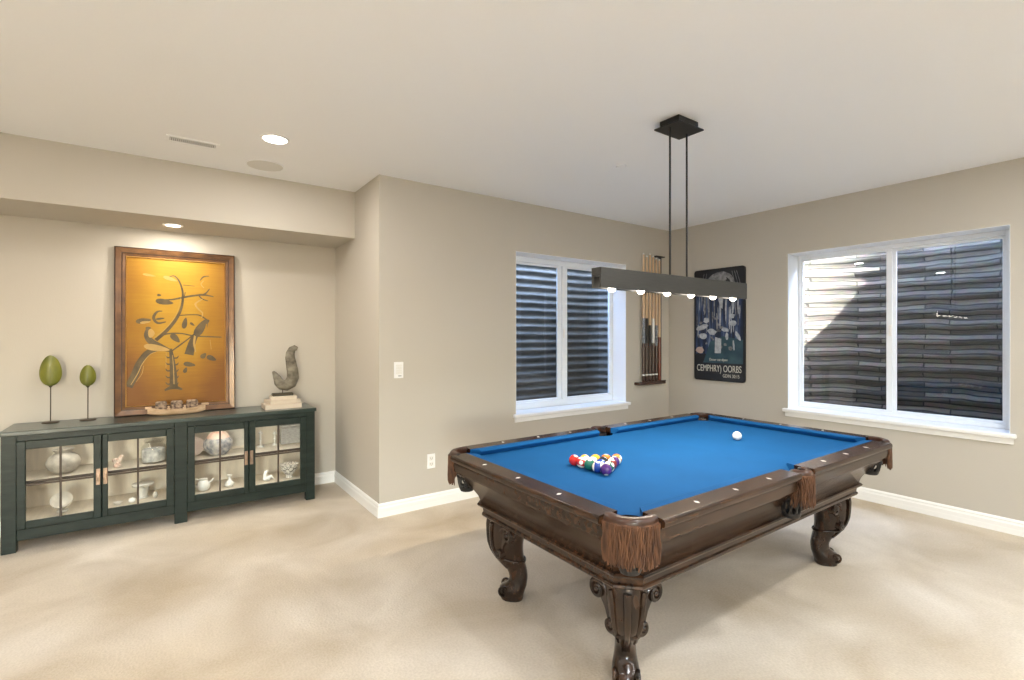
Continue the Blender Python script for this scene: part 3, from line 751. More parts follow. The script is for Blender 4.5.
text('CEMPHRY) OORBS',.0,.105,.105,r,cream,.62)
text('GDIN 30:15',.15,.045,.052,r,cream,.75)

# ------------------------------------------------------------------ cabinet
CX0,CX1,CY0,CY1,CH=-.862,1.118,4.607,5.03,.812
K=empty('display_cabinet',(.128,4.82,0)); tag(K,'long dark green display cabinet with four glass doors against the alcove wall','cabinet')
def kb(m_,n,parent=K,**k): m_.bm.transform(Matrix.Translation((-.128,-4.82,0))); return m_.build(n,parent,**k)
fy=CY0
m_=mb(M['greentop']); m_.box(CX0-.012,CX1+.012,CY0-.012,CY1,.782,CH,.004); kb(m_,'cabinet_top')
m_=mb(M['green'])
m_.box(CX0,CX0+.075,fy,fy+.06,0,.782,.003)      # stiles running down as legs
m_.box(.085,.168,fy,fy+.06,0,.782,.003)
m_.box(CX1-.075,CX1,fy,fy+.06,0,.782,.003)
m_.box(CX0+.075,.085,fy+.004,fy+.04,.742,.782,.002); m_.box(.168,CX1-.075,fy+.004,fy+.04,.742,.782,.002)
m_.box(CX0+.075,.085,fy+.004,fy+.04,.075,.150,.003); m_.box(.168,CX1-.075,fy+.004,fy+.04,.075,.150,.003)
for xx in (CX0,CX1-.02): m_.box(xx,xx+.02,CY1-.06,CY1,0,.782)
for xx in (CX0,CX1-.075): m_.box(xx,xx+.075,CY1-.06,CY1,0,.10)
for xx in (-.350,.590): m_.box(xx,xx+.010,fy+.018,fy+.030,.15,.742)
m_.box(CX1-.02,CX1,fy+.06,CY1-.06,.10,.782); m_.box(CX0,CX0+.02,fy+.06,CY1-.06,.10,.782)
kb(m_,'body')
m_=mb(M['cream']); m_.box(CX0+.022,CX1-.022,CY1-.015,CY1-.003,.15,.775); 
m_.box(CX0+.021,CX0+.024,fy+.062,CY1-.016,.15,.775); m_.box(CX1-.024,CX1-.021,fy+.062,CY1-.016,.15,.775)
m_.box(CX0+.024,CX1-.024,fy+.045,CY1-.016,.165,.187)
m_.box(.118,.135,fy+.061,CY1-.016,.187,.775)
for x in [CX0+.12+.115*k for k in range(16)]: m_.box(x,x+.004,CY1-.0165,CY1-.015,.187,.77)
kb(m_,'interior')
for a,b in ((CX0+.024,.117),(.136,CX1-.024)):
    m_=mb(M['cream']); m_.box(a,b,fy+.062,CY1-.017,.441,.459); m_.m(M['brown']); m_.box(a,b,fy+.056,fy+.062,.440,.460,.001); kb(m_,'shelf')
doors=[(-.787,-.348,-.742,-.392,1),(-.344,.084,-.312,.034,0),(.169,.592,.217,.560,1),(.596,1.042,.643,.995,0)]
for d0,d1,g0,g1,right in doors:
    z0,z1,h0,h1=.152,.741,.200,.686
    m_=mb(M['green'])
    yo,yi=fy-.008,fy+.016
    m_.box(d0,g0,yo,yi,z0,z1,.003).box(g1,d1,yo,yi,z0,z1,.003).box(g0,g1,yo,yi,z0,h0,.003).box(g0,g1,yo,yi,h1,z1,.003)
    dr=kb(m_,'door')
    gm=(g0+g1)/2
    m_=mb(M['brown']); m_.box(gm-.006,gm+.006,fy-.004,fy+.010,h0,h1,.001); m_.box(g0,g1,fy-.003,fy+.009,.437,.449,.001); kb(m_,'muntin',dr)
    m_=mb(M['cabglass']); m_.box(g0,g1,fy+.0110,fy+.0135,h0,h1); kb(m_,'pane',dr,smooth=0)
    # brass latch half plate
    m_=mb(M['brass']); lx=(d1-.030,d1-.006) if right else (d0+.006,d0+.030)
    m_.box(lx[0],lx[1],yo-.005,yo,.385,.50,.002); m_.tube([((lx[0]+lx[1])/2,yo-.010,.415),((lx[0]+lx[1])/2,yo-.016,.44),((lx[0]+lx[1])/2,yo-.010,.465)],.005,n=6); kb(m_,'latch_plate',dr)
ZF,ZM=.187,.459
# ---- things in the cabinet
def lathe_thing(name,prof_,loc,mt,label,cat,n=32,group=None,scale=(1,1,1)):
    m_=mb(mt); m_.lathe(prof_,(0,0,0),n); o=m_.build(name,smooth=60); o.location=loc; o.scale=scale; tag(o,label,cat,group); return o
spotted=mat('mottled_vase',(.56,.51,.43),.5,c2=(.30,.27,.23),scale=14)
lathe_thing('vase',[(.040,0),(.050,.004),(.078,.030),(.095,.062),(.097,.085),(.085,.115),(.060,.138),(.046,.146),(.044,.152),(.058,.166),(.062,.172),(.054,.171),(.038,.155),(.0,.15)],(-.576,4.80,ZM),spotted,'squat white crackled vase on the upper shelf behind the leftmost glass door','vase')
# shell bowl
m_=mb(M['ceramic']); m_.lathe([(.0,0),(.020,.002),(.045,.030),(.060,.062),(.062,.082),(.057,.070),(.038,.028),(.0,.010)],(0,0,0),28); m_.bm.transform(Matrix.Rotation(math.radians(48),4,'X')); m_.bm.transform(Matrix.Translation((0,.03,.046)))
m_.m(M['ceramic']); m_.box(-.03,.03,-.01,.045,0,.02,.006)
o=m_.build('shell_bowl',smooth=60); o.location=(-.575,4.74,ZF); tag(o,'tilted white shell shaped bowl on the bottom behind the leftmost glass door','bowl')
# coral figurine
coral=mat('coral_pink',(.62,.36,.26),.6,c2=(.80,.72,.62),scale=40)
m_=mb(coral); rg=random.Random(11)
m_.sphere((0,0,.018),.022,12,(1.2,.8,.8))
for k in range(11):
    a=rg.uniform(0,2*PI); h=.03+rg.random()*.055; rr=rg.uniform(.0,.026); m_.tube([(0,0,.02),(rr*.6*math.cos(a),rr*.6*math.sin(a),h*.6),(rr*math.cos(a),rr*math.sin(a),h)],[.010,.008,.009],n=7); m_.sphere((rr*math.cos(a),rr*math.sin(a),h),.0115,8)
o=m_.build('coral_figurine',smooth=60); o.location=(-.265,4.745,ZM); tag(o,'small pink and white coral ornament on the shelf behind the second door','ornament')
# glass jar with blue grey pattern and lid
J=empty('glass_jar',(-.045,4.80,ZM)); tag(J,'wide lidded glass jar with grey contents on the shelf behind the second door','jar')
m_=mb(M['jarglass']); m_.lathe([(.0,.001),(.070,.002),(.082,.012),(.084,.09),(.080,.125),(.060,.145),(.055,.160),(.0,.161)],(0,0,0),32); m_.build('jar_body',J)
greyfill=mat('grey_pebbles',(.26,.26,.26),.6,c2=(.74,.71,.66),scale=22,bump=.6,bscale=30)
m_=mb(greyfill); m_.lathe([(.0,.010),(.074,.012),(.077,.03),(.077,.095),(.070,.108),(.0,.112)],(0,0,0),28); m_.build('contents',J)
m_=mb(M['jarglass']); m_.lathe([(.062,.160),(.064,.166),(.064,.176),(.030,.184),(.010,.188),(.012,.196),(.018,.206),(.010,.216),(.0,.218)],(0,0,0),28); m_.build('lid',J)
# cake stand (glass)
lathe_thing('pedestal_bowl',[(.0,0),(.040,.001),(.040,.006),(.034,.010),(.032,.018),(.038,.060),(.040,.085),(.068,.094),(.072,.108),(.068,.112),(.0,.106)],(-.115,4.83,ZF),mat('frosted_glass',(.66,.64,.58),.25,spec=.8),'pale glass pedestal dish on the bottom behind the second door','dish')
def pebble(loc,r,label,mt,sq=(1,1,.85)):
    m_=mb(mt); m_.sphere((0,0,r*sq[2]),r,16,sq); m_.tube([(0,0,r*sq[2]*1.9),(.002,0,r*sq[2]*2.15)],.002,n=6); o=m_.build('ornament_ball',smooth=60); o.location=loc; tag(o,label,'ornament')
pebble((-.178,4.72,ZF),.023,'small white round ornament left of the pale pedestal dish',M['white'])
pebble((-.035,4.76,ZF),.024,'small upright white egg ornament right of the pale pedestal dish',M['ceramic'],(.7,.7,1.1))
lathe_thing('trinket_dish',[(.0,.0),(.018,.001),(.022,.006),(.030,.022),(.027,.021),(.018,.008),(.0,.006)],(-.262,4.72,ZF),M['ceramic'],'tiny beige trinket dish on the bottom at the left behind the second door','dish')
# ginger jar multicolour
gin=mat('painted_porcelain',(.62,.58,.52),.25,c2=(.20,.21,.25),scale=24,detail=3)
pinkp=mat('painted_blossom',(.68,.36,.26),.4,c2=(.75,.62,.50),scale=14)
G=empty('ginger_jar',(.392,4.81,ZM)); tag(G,'large round blue and white jar with coral coloured top behind the third door','jar')
m_=mb(gin); m_.lathe([(.0,0),(.060,.001),(.064,.006),(.095,.040),(.110,.080),(.106,.115),(.085,.140),(.0,.150)],(0,0,0),36); m_.build('jar_body',G)
m_=mb(pinkp); m_.lathe([(.084,.140),(.076,.160),(.055,.182),(.030,.192),(.0,.195)],(0,0,0),30); m_.build('lid',G)
# plate leaning
m_=mb(mat('cream_pink_plate',(.76,.66,.58),.3,c2=(.66,.50,.42),scale=12)); m_.lathe([(.0,0),(.045,.001),(.078,.010),(.076,.014),(.045,.006),(.0,.005)],(0,0,0),32); m_.bm.transform(Matrix.Rotation(math.radians(78),4,'X')); m_.bm.transform(Matrix.Translation((0,0,.077)))
o=m_.build('plate',smooth=60); o.location=(.222,4.87,ZM); tag(o,'pink and cream plate standing upright at the left behind the third door','plate')
# small framed picture at back
Fp=empty('picture_frame',(.545,4.97,ZM)); tag(Fp,'small cream framed picture standing at the back right behind the third door','picture frame')
m_=mb(M['paper']); m_.box(-.085,.085,-.012,.0,0,.19,.003); m_.build('frame_border',Fp); Fp.rotation_euler=(math.radians(-6),0,0)
m_=mb(M['ceramic']); m_.box(-.062,.062,-.0135,-.012,.022,.168); m_.build('picture',Fp)
# pitcher (glass swan-like)
Pt=empty('glass_pitcher',(.283,4.76,ZF)); tag(Pt,'small glass pitcher with curved handle on the bottom behind the third door','pitcher')
gl2=mat('cloudy_glass',(.74,.72,.66),.15,spec=.9)
m_=mb(gl2); m_.lathe([(.0,0),(.030,.002),(.046,.020),(.050,.042),(.040,.068),(.028,.084),(.032,.096),(.0,.095)],(0,0,0),28); m_.build('pitcher_body',Pt)
m_=mb(gl2); m_.tube([(-.026,0,.088),(-.052,0,.100),(-.070,0,.085),(-.066,0,.055),(-.046,0,.035)],.006,n=8); m_.build('handle',Pt)
m_=mb(gl2); m_.tube([(.036,0,.050),(.058,0,.070),(.072,0,.086)],[.010,.007,.006],n=8); m_.build('spout',Pt)
lathe_thing('decanter',[(.0,0),(.024,.002),(.036,.018),(.036,.034),(.022,.050),(.010,.062),(.009,.082),(.020,.094),(.021,.100),(.012,.104),(.0,.106)],(.468,4.75,ZF),gl2,'small pale glass decanter with flared top on the bottom behind the third door','decanter')
def candlestick(loc,label,h):
    o=lathe_thing('candlestick',[(.0,0),(.026,.001),(.024,.008),(.008,.014),(.007,h*.35),(.014,h*.42),(.007,h*.5),(.007,h*.72),(.018,h*.80),(.016,h*.86),(.006,h*.9),(.006,h),(.0,h)],loc,gl2,label,'candlestick',20,'glass candlesticks behind the fourth door'); return o
candlestick((.725,4.90,ZM),'taller glass candlestick at the left on the shelf behind the rightmost door',.15)
candlestick((.845,4.92,ZM),'shorter glass candlestick beside the grey box behind the rightmost door',.13)
greyb=mat('grey_weave',(.28,.27,.25),.8,c2=(.45,.43,.40),scale=40,stretch=(1,1,3))
m_=mb(greyb); m_.box(-.085,.085,-.05,.05,0,.15,.004); m_.box(-.088,.088,-.053,.053,.15,.172,.004); o=m_.build('storage_box',bevel=0); o.location=(.978,4.945,ZM); tag(o,'grey woven lidded box on the upper shelf behind the rightmost door','box')
# white bird figurine
m_=mb(M['white']); m_.sphere((0,0,.022),.030,14,(1.15,.75,.75)); m_.tube([(-.012,0,.03),(-.016,0,.06),(-.006,0,.082),(.004,0,.088)],[.020,.014,.013,.008],n=10); m_.tube([(.01,0,.03),(.035,0,.035),(.052,0,.012)],[.018,.014,.006],n=8); m_.tube([(.004,0,.088),(.016,0,.084)],[.005,.002],n=6)
o=m_.build('bird_figurine',smooth=60); o.location=(.752,4.75,ZF); tag(o,'small white porcelain bird on the bottom behind the rightmost door','figurine')
# footed bowl with line pattern
def linesmat():
    m,nt,b=newmat('lined_bowl'); N=nt.nodes; L=nt.links; setv(b,'Roughness',.4)
    tc=N.new('ShaderNodeTexCoord'); v=N.new('ShaderNodeTexVoronoi'); v.feature='DISTANCE_TO_EDGE'; v.inputs['Scale'].default_value=32; L.new(tc.outputs['Object'],v.inputs['Vector'])
    rp=N.new('ShaderNodeValToRGB'); rp.color_ramp.elements[0].position=.03; rp.color_ramp.elements[1].position=.09; rp.color_ramp.elements[0].color=col((.16,.14,.12)); rp.color_ramp.elements[1].color=col((.78,.74,.66))
    L.new(v.outputs['Distance'],rp.inputs['Fac']); L.new(rp.outputs['Color'],b.inputs['Base Color']); return m
lathe_thing('footed_bowl',[(.0,0),(.034,.001),(.032,.010),(.024,.018),(.040,.035),(.066,.075),(.078,.112),(.080,.120),(.074,.118),(.0,.100)],(.938,4.77,ZF),linesmat(),'white footed bowl with dark line pattern on the bottom behind the rightmost door','bowl')

# ------------------------------------------------------------------ on top of the cabinet
def leaf_sculpture(x,y,zc,hh,hw,label):
    r=empty('leaf_sculpture',(x,y,CH)); tag(r,label,'sculpture'); zc-=CH
    m_=mb(M['rod']); m_.lathe([(.0,0),(.050,0),(.050,.003),(.044,.008),(.006,.010),(.0,.012)],(0,0,0),28); m_.build('base',r)
    m_=mb(M['rod']); m_.tube([(0,0,.008),(.001,0,zc-hh*.9)],.0035,n=8); m_.build('stem',r)
    m_=mb(M['leaf']); rings=[]
    for k in range(17):
        t=k/16; z=zc-hh*math.cos(PI*t); q=max(math.sin(PI*t)*(1+.16*math.cos(PI*t)),.03); ring=[]
        for i in range(20):
            a=2*PI*i/20; sx=hw*q*math.cos(a); sy=.014*q*math.sin(a)+.016*(math.cos(a)**2)*q-.008
            ring.append((sx,sy,z))
        rings.append(ring)
    m_.loft(rings); m_.tube([(0,-.022,zc-hh*.85),(0,-.026,zc),(0,-.012,zc+hh*.8)],.0016,n=5); m_.build('leaf',r,smooth=60)
    m_=mb(M['leafcap']); m_.lathe([(.004,zc-hh-.012),(.010,zc-hh-.004),(hw*.42,zc-hh*.80),(hw*.36,zc-hh*.74),(.008,zc-hh*.85)],(0,0,0),18); m_.bm.transform(Matrix.Scale(.55,4,(0,1,0))); m_.build('leaf_cap',r)
leaf_sculpture(-.662,4.93,1.195,.113,.062,'taller green leaf sculpture on a thin stem, nearest the cabinet left end')
leaf_sculpture(-.452,4.92,1.150,.080,.048,'shorter green leaf sculpture on a thin stem, next to the gold painting')

# painting leaning on the wall
PW,PHt=.835,1.352
A=empty('painting',(.1165,4.982,CH)); lean=math.atan2(.056,PHt); A.rotation_euler=(-lean,0,0)
tag(A,'tall gold painting of birds and branches in a copper frame leaning on the alcove wall','painting')
def ring_frame(m_,a0,a1,b0,b1,a0i,a1i,b0i,b1i,y0,y1,y1i=None):
    """moulding ring: outer rect to inner rect, front depth y1 outer and y1i inner"""
    if y1i is None: y1i=y1
    O=[(a0,b0),(a1,b0),(a1,b1),(a0,b1)]; I=[(a0i,b0i),(a1i,b0i),(a1i,b1i),(a0i,b1i)]
    R=[[(p[0],y0,p[1]) for p in O],[(p[0],y1,p[1]) for p in O],[(p[0],y1i,p[1]) for p in I],[(p[0],y0,p[1]) for p in I]]
    V=[[m_.bm.verts.new(p) for p in r_] for r_ in R]
    for q in range(4):
        a=V[q];b=V[(q+1)%4]
        for i in range(4): m_.face([a[i],a[(i+1)%4],b[(i+1)%4],b[i]])
hw=PW/2
m_=mb(M['frame'])
def fr_(mt,a,b,y0_,y1_): m_.m(mt); ring_frame(m_,-hw+a,hw-a,a,PHt-a,-hw+b,hw-b,b,PHt-b,0,y0_,y1_)
fr_(M['framed'],0,.008,-.022,-.027); fr_(M['frame'],.008,.044,-.027,-.019); fr_(M['framed'],.044,.051,-.012,-.012)
fr_(M['frame'],.051,.071,-.020,-.014); fr_(M['framegold'],.071,.078,-.017,-.022)
m_.build('frame',A,smooth=0)
cw,cb,ct=hw-.078,.078,PHt-.078
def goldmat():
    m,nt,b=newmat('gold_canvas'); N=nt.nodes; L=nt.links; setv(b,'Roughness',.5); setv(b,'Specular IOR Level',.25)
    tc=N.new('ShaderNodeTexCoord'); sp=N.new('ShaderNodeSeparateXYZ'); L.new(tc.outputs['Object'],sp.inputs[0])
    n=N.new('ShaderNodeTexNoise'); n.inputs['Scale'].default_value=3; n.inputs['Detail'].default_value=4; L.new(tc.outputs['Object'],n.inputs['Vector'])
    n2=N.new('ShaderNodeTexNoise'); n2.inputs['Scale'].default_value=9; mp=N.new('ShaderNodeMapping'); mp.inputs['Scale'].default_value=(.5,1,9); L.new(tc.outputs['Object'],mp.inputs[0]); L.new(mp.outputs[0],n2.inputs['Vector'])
    # darker amber towards the canvas sides and bottom
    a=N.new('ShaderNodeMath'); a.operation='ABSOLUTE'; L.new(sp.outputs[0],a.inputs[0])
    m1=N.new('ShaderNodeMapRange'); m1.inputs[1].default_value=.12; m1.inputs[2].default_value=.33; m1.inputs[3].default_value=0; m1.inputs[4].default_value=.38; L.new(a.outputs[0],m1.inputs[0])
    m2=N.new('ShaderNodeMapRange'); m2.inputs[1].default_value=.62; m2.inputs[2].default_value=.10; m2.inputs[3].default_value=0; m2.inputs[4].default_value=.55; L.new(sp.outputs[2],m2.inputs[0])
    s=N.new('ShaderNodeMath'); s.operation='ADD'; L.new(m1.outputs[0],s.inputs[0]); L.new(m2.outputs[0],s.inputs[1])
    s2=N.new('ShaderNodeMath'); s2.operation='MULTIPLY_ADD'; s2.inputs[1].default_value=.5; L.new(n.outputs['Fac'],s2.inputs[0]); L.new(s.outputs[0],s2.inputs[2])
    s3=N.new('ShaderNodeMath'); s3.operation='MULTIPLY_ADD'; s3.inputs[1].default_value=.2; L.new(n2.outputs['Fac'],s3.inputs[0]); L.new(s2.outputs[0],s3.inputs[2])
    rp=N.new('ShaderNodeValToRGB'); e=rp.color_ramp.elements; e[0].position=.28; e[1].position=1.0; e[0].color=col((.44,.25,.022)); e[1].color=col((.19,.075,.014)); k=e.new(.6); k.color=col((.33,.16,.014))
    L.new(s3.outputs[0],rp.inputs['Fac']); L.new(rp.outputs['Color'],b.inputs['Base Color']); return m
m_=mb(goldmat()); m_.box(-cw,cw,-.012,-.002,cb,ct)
# painted motifs, coordinates from a 370 x 565 sheet
def cv(px,py): return ((px-65)/370*2*cw-cw, ct-(py-55)/565*(ct-cb))
SC=2*cw/370
def ribbon(pts,wd,mt):
    wd=[q*1.08 for q in wd]
    m_.m(mt); P2=[Vector(cv(*p)) for p in pts]
    # smooth by Catmull-Rom
    Q=[];W_=[]
    n=len(P2)
    for i in range(n-1):
        p0,p1,p2,p3=P2[max(i-1,0)],P2[i],P2[i+1],P2[min(i+2,n-1)]
        for k in range(6):
            t=k/6; Q.append(.5*((2*p1)+(p2-p0)*t+(2*p0-5*p1+4*p2-p3)*t*t+(3*p1-p0-3*p2+p3)*t**3)); W_.append(wd[i]+(wd[i+1]-wd[i])*t)
    Q.append(P2[-1]); W_.append(wd[-1])
    L_=[];R_=[]
    for i,q in enumerate(Q):
        t=(Q[min(i+1,len(Q)-1)]-Q[max(i-1,0)]).normalized(); nn=Vector((-t.y,t.x))*W_[i]*SC/2; L_.append(q+nn); R_.append(q-nn)
    zl=.0004 if mt is IP else 0
    V1=[[m_.bm.verts.new((p.x,-.0128-z-zl,p.y)) for p in S] for S,z in ((L_,0),(R_,0))]
    V0=[[m_.bm.verts.new((p.x,-.0118,p.y)) for p in S] for S in (L_,R_)]
    for i in range(len(Q)-1):
        m_.face([V1[0][i],V1[0][i+1],V1[1][i+1],V1[1][i]]); m_.face([V0[0][i],V0[0][i+1],V1[0][i+1],V1[0][i]]); m_.face([V0[1][i],V0[1][i+1],V1[1][i+1],V1[1][i]])
def leafm(x,y,L,W,rot,mt,lift=.0132):
    m_.m(mt); c=Vector(cv(x,y)); q=[]; n=18
    for i in range(n):
        t=2*PI*i/n; a=L*.56*math.cos(t); b=W*.56*math.sin(t)*(1-.35*math.cos(t)); r_=math.radians(rot); q.append((c.x+SC*(a*math.cos(r_)-b*math.sin(r_)),c.y+SC*(a*math.sin(r_)+b*math.cos(r_))))
    m_.prism(q,lambda a,b:(a,-.0118,b),lambda a,b:(a,-lift,b))
IB,IP=M['inkbrown'],M['inkpale']
ribbon([(218,122),(238,118),(256,140),(268,180),(266,230),(248,280),(212,330),(168,372)],[4,5,6,7,9,11,13,13],IB)
ribbon([(72,548),(95,500),(112,455),(140,420),(180,408),(225,415)],[26,28,24,18,12,10],IB)
ribbon([(100,500),(108,450),(128,420),(150,405)],[6,7,7,6],IB)
ribbon([(222,405),(228,450),(232,500),(234,560)],[10,18,24,30],IB)
ribbon([(200,567),(233,556),(266,567)],[6,18,6],IB)
for k in range(5):
    y=438+k*26
    ribbon([(228,y),(212,y+2),(204,y-6)],[6,6,2],IB); ribbon([(232,y+4),(246,y+4),(252,y-4)],[6,6,2],IB)
ribbon([(165,368),(205,348),(260,345),(310,355),(365,358),(422,360)],[6,6,5,6,5,4],IB)
ribbon([(222,418),(262,388),(300,358),(330,330)],[5,6,5,4],IB)
ribbon([(256,274),(300,270),(335,272),(366,292)],[4,4,5,6],IB)
ribbon([(178,214),(225,212),(268,202),(315,192),(352,188),(390,194)],[4,6,8,8,8,4],IB)
ribbon([(345,190),(360,180),(374,162)],[8,6,3],IB)
ribbon([(330,190),(345,205),(368,212)],[4,5,3],IB); ribbon([(270,152),(315,154)],[3,2],IB); ribbon([(278,180),(274,200)],[3,3],IB)
ribbon([(345,205),(318,225),(328,245),(345,262),(342,282)],[5,7,6,5,2],IP)
ribbon([(350,130),(340,145),(352,160)],[4,4,3],IP); ribbon([(372,110),(350,114),(336,130)],[3,6,3],IB)
leafm(200,222,60,22,-8,IB); leafm(124,297,50,20,10,IB); leafm(130,303,34,9,10,IP,.0136)
ribbon([(205,300),(175,305),(160,285),(172,262),(192,258)],[4,9,11,8,3],IB); leafm(184,288,30,8,10,IB)
leafm(276,304,46,17,80,IB); leafm(305,308,20,9,-40,IB); leafm(240,364,44,22,-50,IB); leafm(349,435,26,18,50,IB); leafm(381,446,38,20,-28,IB); leafm(294,469,42,18,-12,IB); leafm(278,491,24,13,70,IB); leafm(180,196,14,9,0,IB)
leafm(144,120,42,9,-8,IP); leafm(222,130,50,14,-18,IP)
ribbon([(160,366),(182,346),(206,324),(236,284),(254,240),(262,196)],[1.5,2,2,2,1.5,1],IP); ribbon([(80,540),(104,498),(120,462),(146,428),(176,414)],[2,3,3,2,1],IP)
ribbon([(124,470),(118,500),(98,530)],[1.5,2,1],IP); ribbon([(229,430),(233,480),(235,545)],[1.5,2.5,3],IP)
# right bird
leafm(338,322,80,30,62,IB,.0136); ribbon([(322,345),(305,380),(292,430)],[18,26,34],IB); ribbon([(316,352),(312,385),(318,420)],[8,8,4],IP); leafm(362,296,22,18,30,IB,.0138); ribbon([(366,298),(364,320)],[4,1],IB)
# left bird
leafm(141,326,18,14,20,IB,.0138); ribbon([(140,328),(136,352),(150,376),(185,395),(222,412)],[12,20,24,20,8],IB); leafm(172,402,86,24,-12,IP,.0138); leafm(152,345,22,34,0,IP,.0138)
ribbon([(375,370),(380,410)],[1.5,1.5],IP); ribbon([(205,480),(206,420)],[1.5,1.5],IP)
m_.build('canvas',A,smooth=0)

# boat
B=empty('model_boat',(.108,4.865,CH)); B.scale=(1.12,1.12,1.12); tag(B,'long pale wooden boat ornament in front of the gold painting','boat')
rings=[]
for k in range(15):
    t=k/14; x=-.175+.35*t; e=abs(2*t-1); wdt=.036*(1-e**3)+.006; zb=.018*e**4+.0; zt=.045+.022*e**4
    rings.append([(x,-wdt,zt),(x,-wdt*.8,zb+.012),(x,-wdt*.4,zb),(x,wdt*.4,zb),(x,wdt*.8,zb+.012),(x,wdt,zt),(x,wdt-.006,zt),(x,wdt*.7,zb+.022),(x,-wdt*.7,zb+.022),(x,-wdt+.006,zt)])
m_=mb(M['boat']); m_.loft(rings); m_.box(-.188,-.150,-.018,.018,.052,.066,.002); m_.box(.150,.196,-.018,.018,.056,.070,.002)
for x in (-.052,.045): m_.box(x-.006,x+.006,-.044,-.034,.030,.068,.001); m_.box(x-.006,x+.006,-.036,.036,.040,.046)
m_.build('hull',B,smooth=50)
for i,(x,w_) in enumerate(((-.095,.034),(-.003,.036),(.092,.036))):
    m_=mb(M['woven']); m_.box(x-w_,x+w_,-.024,.024,.028,.100,.008); m_.build('woven_bundle',B)

# books and hook sculpture
def book(cx,cy,z,w_,d_,h_,rz,label,mt):
    r=empty('book',(cx,cy,z),rz); tag(r,label,'book','cream books stacked on the cabinet')
    m_=mb(mt); m_.box(-w_/2,w_/2,-d_/2,d_/2,0,.004,.001); m_.box(-w_/2,w_/2,-d_/2,d_/2,h_-.004,h_,.001); m_.box(-w_/2,-w_/2+.004,-d_/2,d_/2,.004,h_-.004); m_.build('cover',r)
    m_=mb(M['paper']); m_.box(-w_/2+.004,w_/2-.004,-d_/2+.003,d_/2-.004,.004,h_-.004); m_.build('pages',r)
book(.882,4.80,CH,.30,.21,.040,.0,'largest cream book, bottom of the stack under the grey hooked sculpture',M['bookcover'])
book(.890,4.805,CH+.040,.26,.19,.034,.10,'middle cream book of the stack under the grey hooked sculpture',M['bookcover'])
book(.895,4.810,CH+.074,.21,.16,.030,-.05,'smallest cream book, top of the stack under the grey hooked sculpture',M['paper'])
zb=CH+.104
S=empty('hook_sculpture',(.89,4.81,zb)); tag(S,'rough grey hook shaped wooden sculpture on the stacked books','sculpture')
m_=mb(M['leafcap']); m_.box(-.085,.085,-.035,.035,0,.024,.004); m_.build('plinth',S)
m_=mb(M['rod']); m_.tube([(0,0,.020),(0,0,.065)],.004,n=8); m_.build('pin',S)
base=(222,480)
pts=[((150,285),7),((162,305),15),((182,345),26),((195,380),33),((218,404),37),((250,412),40),((285,390),43),((303,345),41),((300,290),39),((290,230),36),((281,170),33),((283,130),30),((297,100),26),((318,88),21),((338,94),13)]
m_=mb(M['rough']); m_.tube([((x-222)*.00108,0,(480-y)*.00104+.018) for (x,y),r_ in pts],[r_*.00126 for p,r_ in pts],n=16,flat=((0,1,0),.75)); m_.build('hook',S,smooth=60)

# ------------------------------------------------------------------ lights
def area(loc,power,size,color=(1,.9,.78),rot=(0,0,0),shape='DISK',spread=None):
    l=bpy.data.lights.new('lamp','AREA'); l.energy=power; l.size=size; l.shape=shape; l.color=color
    if spread: l.spread=spread
    o=bpy.data.objects.new('lamp',l); o.location=loc; o.rotation_euler=rot; C.objects.link(o); return o
area((.61,3.541,ZC-.012),13,.13,(1,.96,.92))
for x,y in added_cans: area((x,y,ZC-.012),13.5 if x<1 else 21,.14,(.97,.98,1) if x<1 else (.93,.97,1))  # fill light from the added, unseen ceiling cans
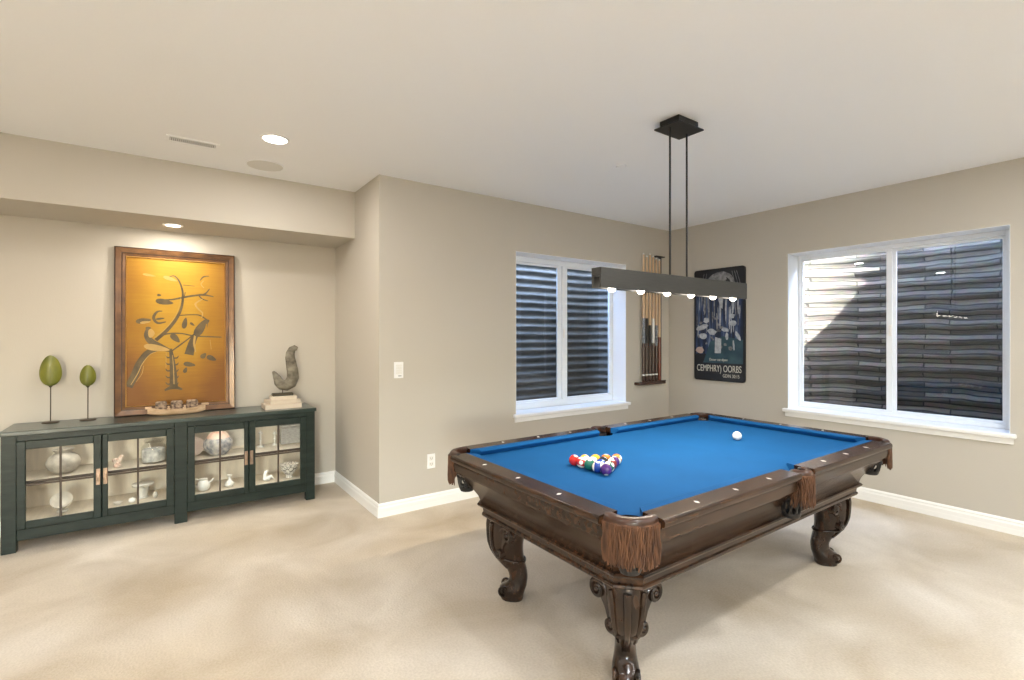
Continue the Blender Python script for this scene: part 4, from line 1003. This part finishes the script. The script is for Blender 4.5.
# soffit accent
area((.078,4.732,ZS-.012),7,.07,(1,.93,.83))
for x in bulbs:
    l=bpy.data.lights.new('bulb_point','SPOT'); l.energy=14; l.shadow_soft_size=.02; l.color=(1,.88,.72); l.spot_size=math.radians(150); l.spot_blend=.8
    o=bpy.data.objects.new('bulb_point',l); o.location=(x,PY,1.675); C.objects.link(o)
for (a,b) in ((-.84,.10),(.15,1.09)):  # unseen fill lights added to brighten the cabinet interior
    for z,w_ in ((.779,5),(.437,3)):
        for yy in (4.70,):
            l=bpy.data.lights.new('added_cabinet_fill','AREA'); l.energy=w_*.24; l.shape='RECTANGLE'; l.size=b-a-.1; l.size_y=.03; l.color=(1,.93,.82)
            o=bpy.data.objects.new('added_cabinet_fill',l); o.location=((a+b)/2,yy,z); C.objects.link(o)
def portal(loc,rot,sx,sy):
    l=bpy.data.lights.new('sky_opening','AREA'); l.shape='RECTANGLE'; l.size=sx; l.size_y=sy; l.cycles.is_portal=True
    o=bpy.data.objects.new('sky_opening',l); o.location=loc; o.rotation_euler=rot; C.objects.link(o)
portal((5.70,1.65,2.81),(0,0,0),.72,1.84); portal((3.75,4.49,2.86),(0,0,0),2.56,.8); portal(((DX0+DX1)/2,YF-.1,DZ/2),(PI/2,0,0),DX1-DX0,DZ)
sun=bpy.data.lights.new('sun','SUN'); sun.energy=58; sun.angle=math.radians(.6); sun.color=(1,.96,.90)
so=bpy.data.objects.new('sun',sun); C.objects.link(so)
so.rotation_euler=Vector((.05,1.22,-1)).to_track_quat('-Z','Y').to_euler()
wd=bpy.data.worlds.new('World'); bpy.context.scene.world=wd; wd.use_nodes=True; nt=wd.node_tree
bg=nt.nodes['Background']; sk=nt.nodes.new('ShaderNodeTexSky'); sk.sky_type='NISHITA'; sk.sun_disc=False; sk.sun_elevation=math.radians(42); sk.sun_rotation=math.radians(180)
nt.links.new(sk.outputs['Color'],bg.inputs['Color']); bg.inputs['Strength'].default_value=7

# ------------------------------------------------------------------ camera
cam=bpy.data.cameras.new('Camera'); cam.sensor_width=36; cam.sensor_fit='HORIZONTAL'; cam.lens=494.4/1024*36; cam.shift_y=-3.4/1024; cam.clip_start=.05
co=bpy.data.objects.new('Camera',cam); co.location=(0,0,1.445); co.rotation_euler=(PI/2,0,-math.radians(35.38)); C.objects.link(co)
bpy.context.scene.camera=co
vs=bpy.context.scene.view_settings; vs.view_transform='Standard'; vs.look='None'; vs.gamma=1; vs.exposure=.36; vs.use_curve_mapping=False
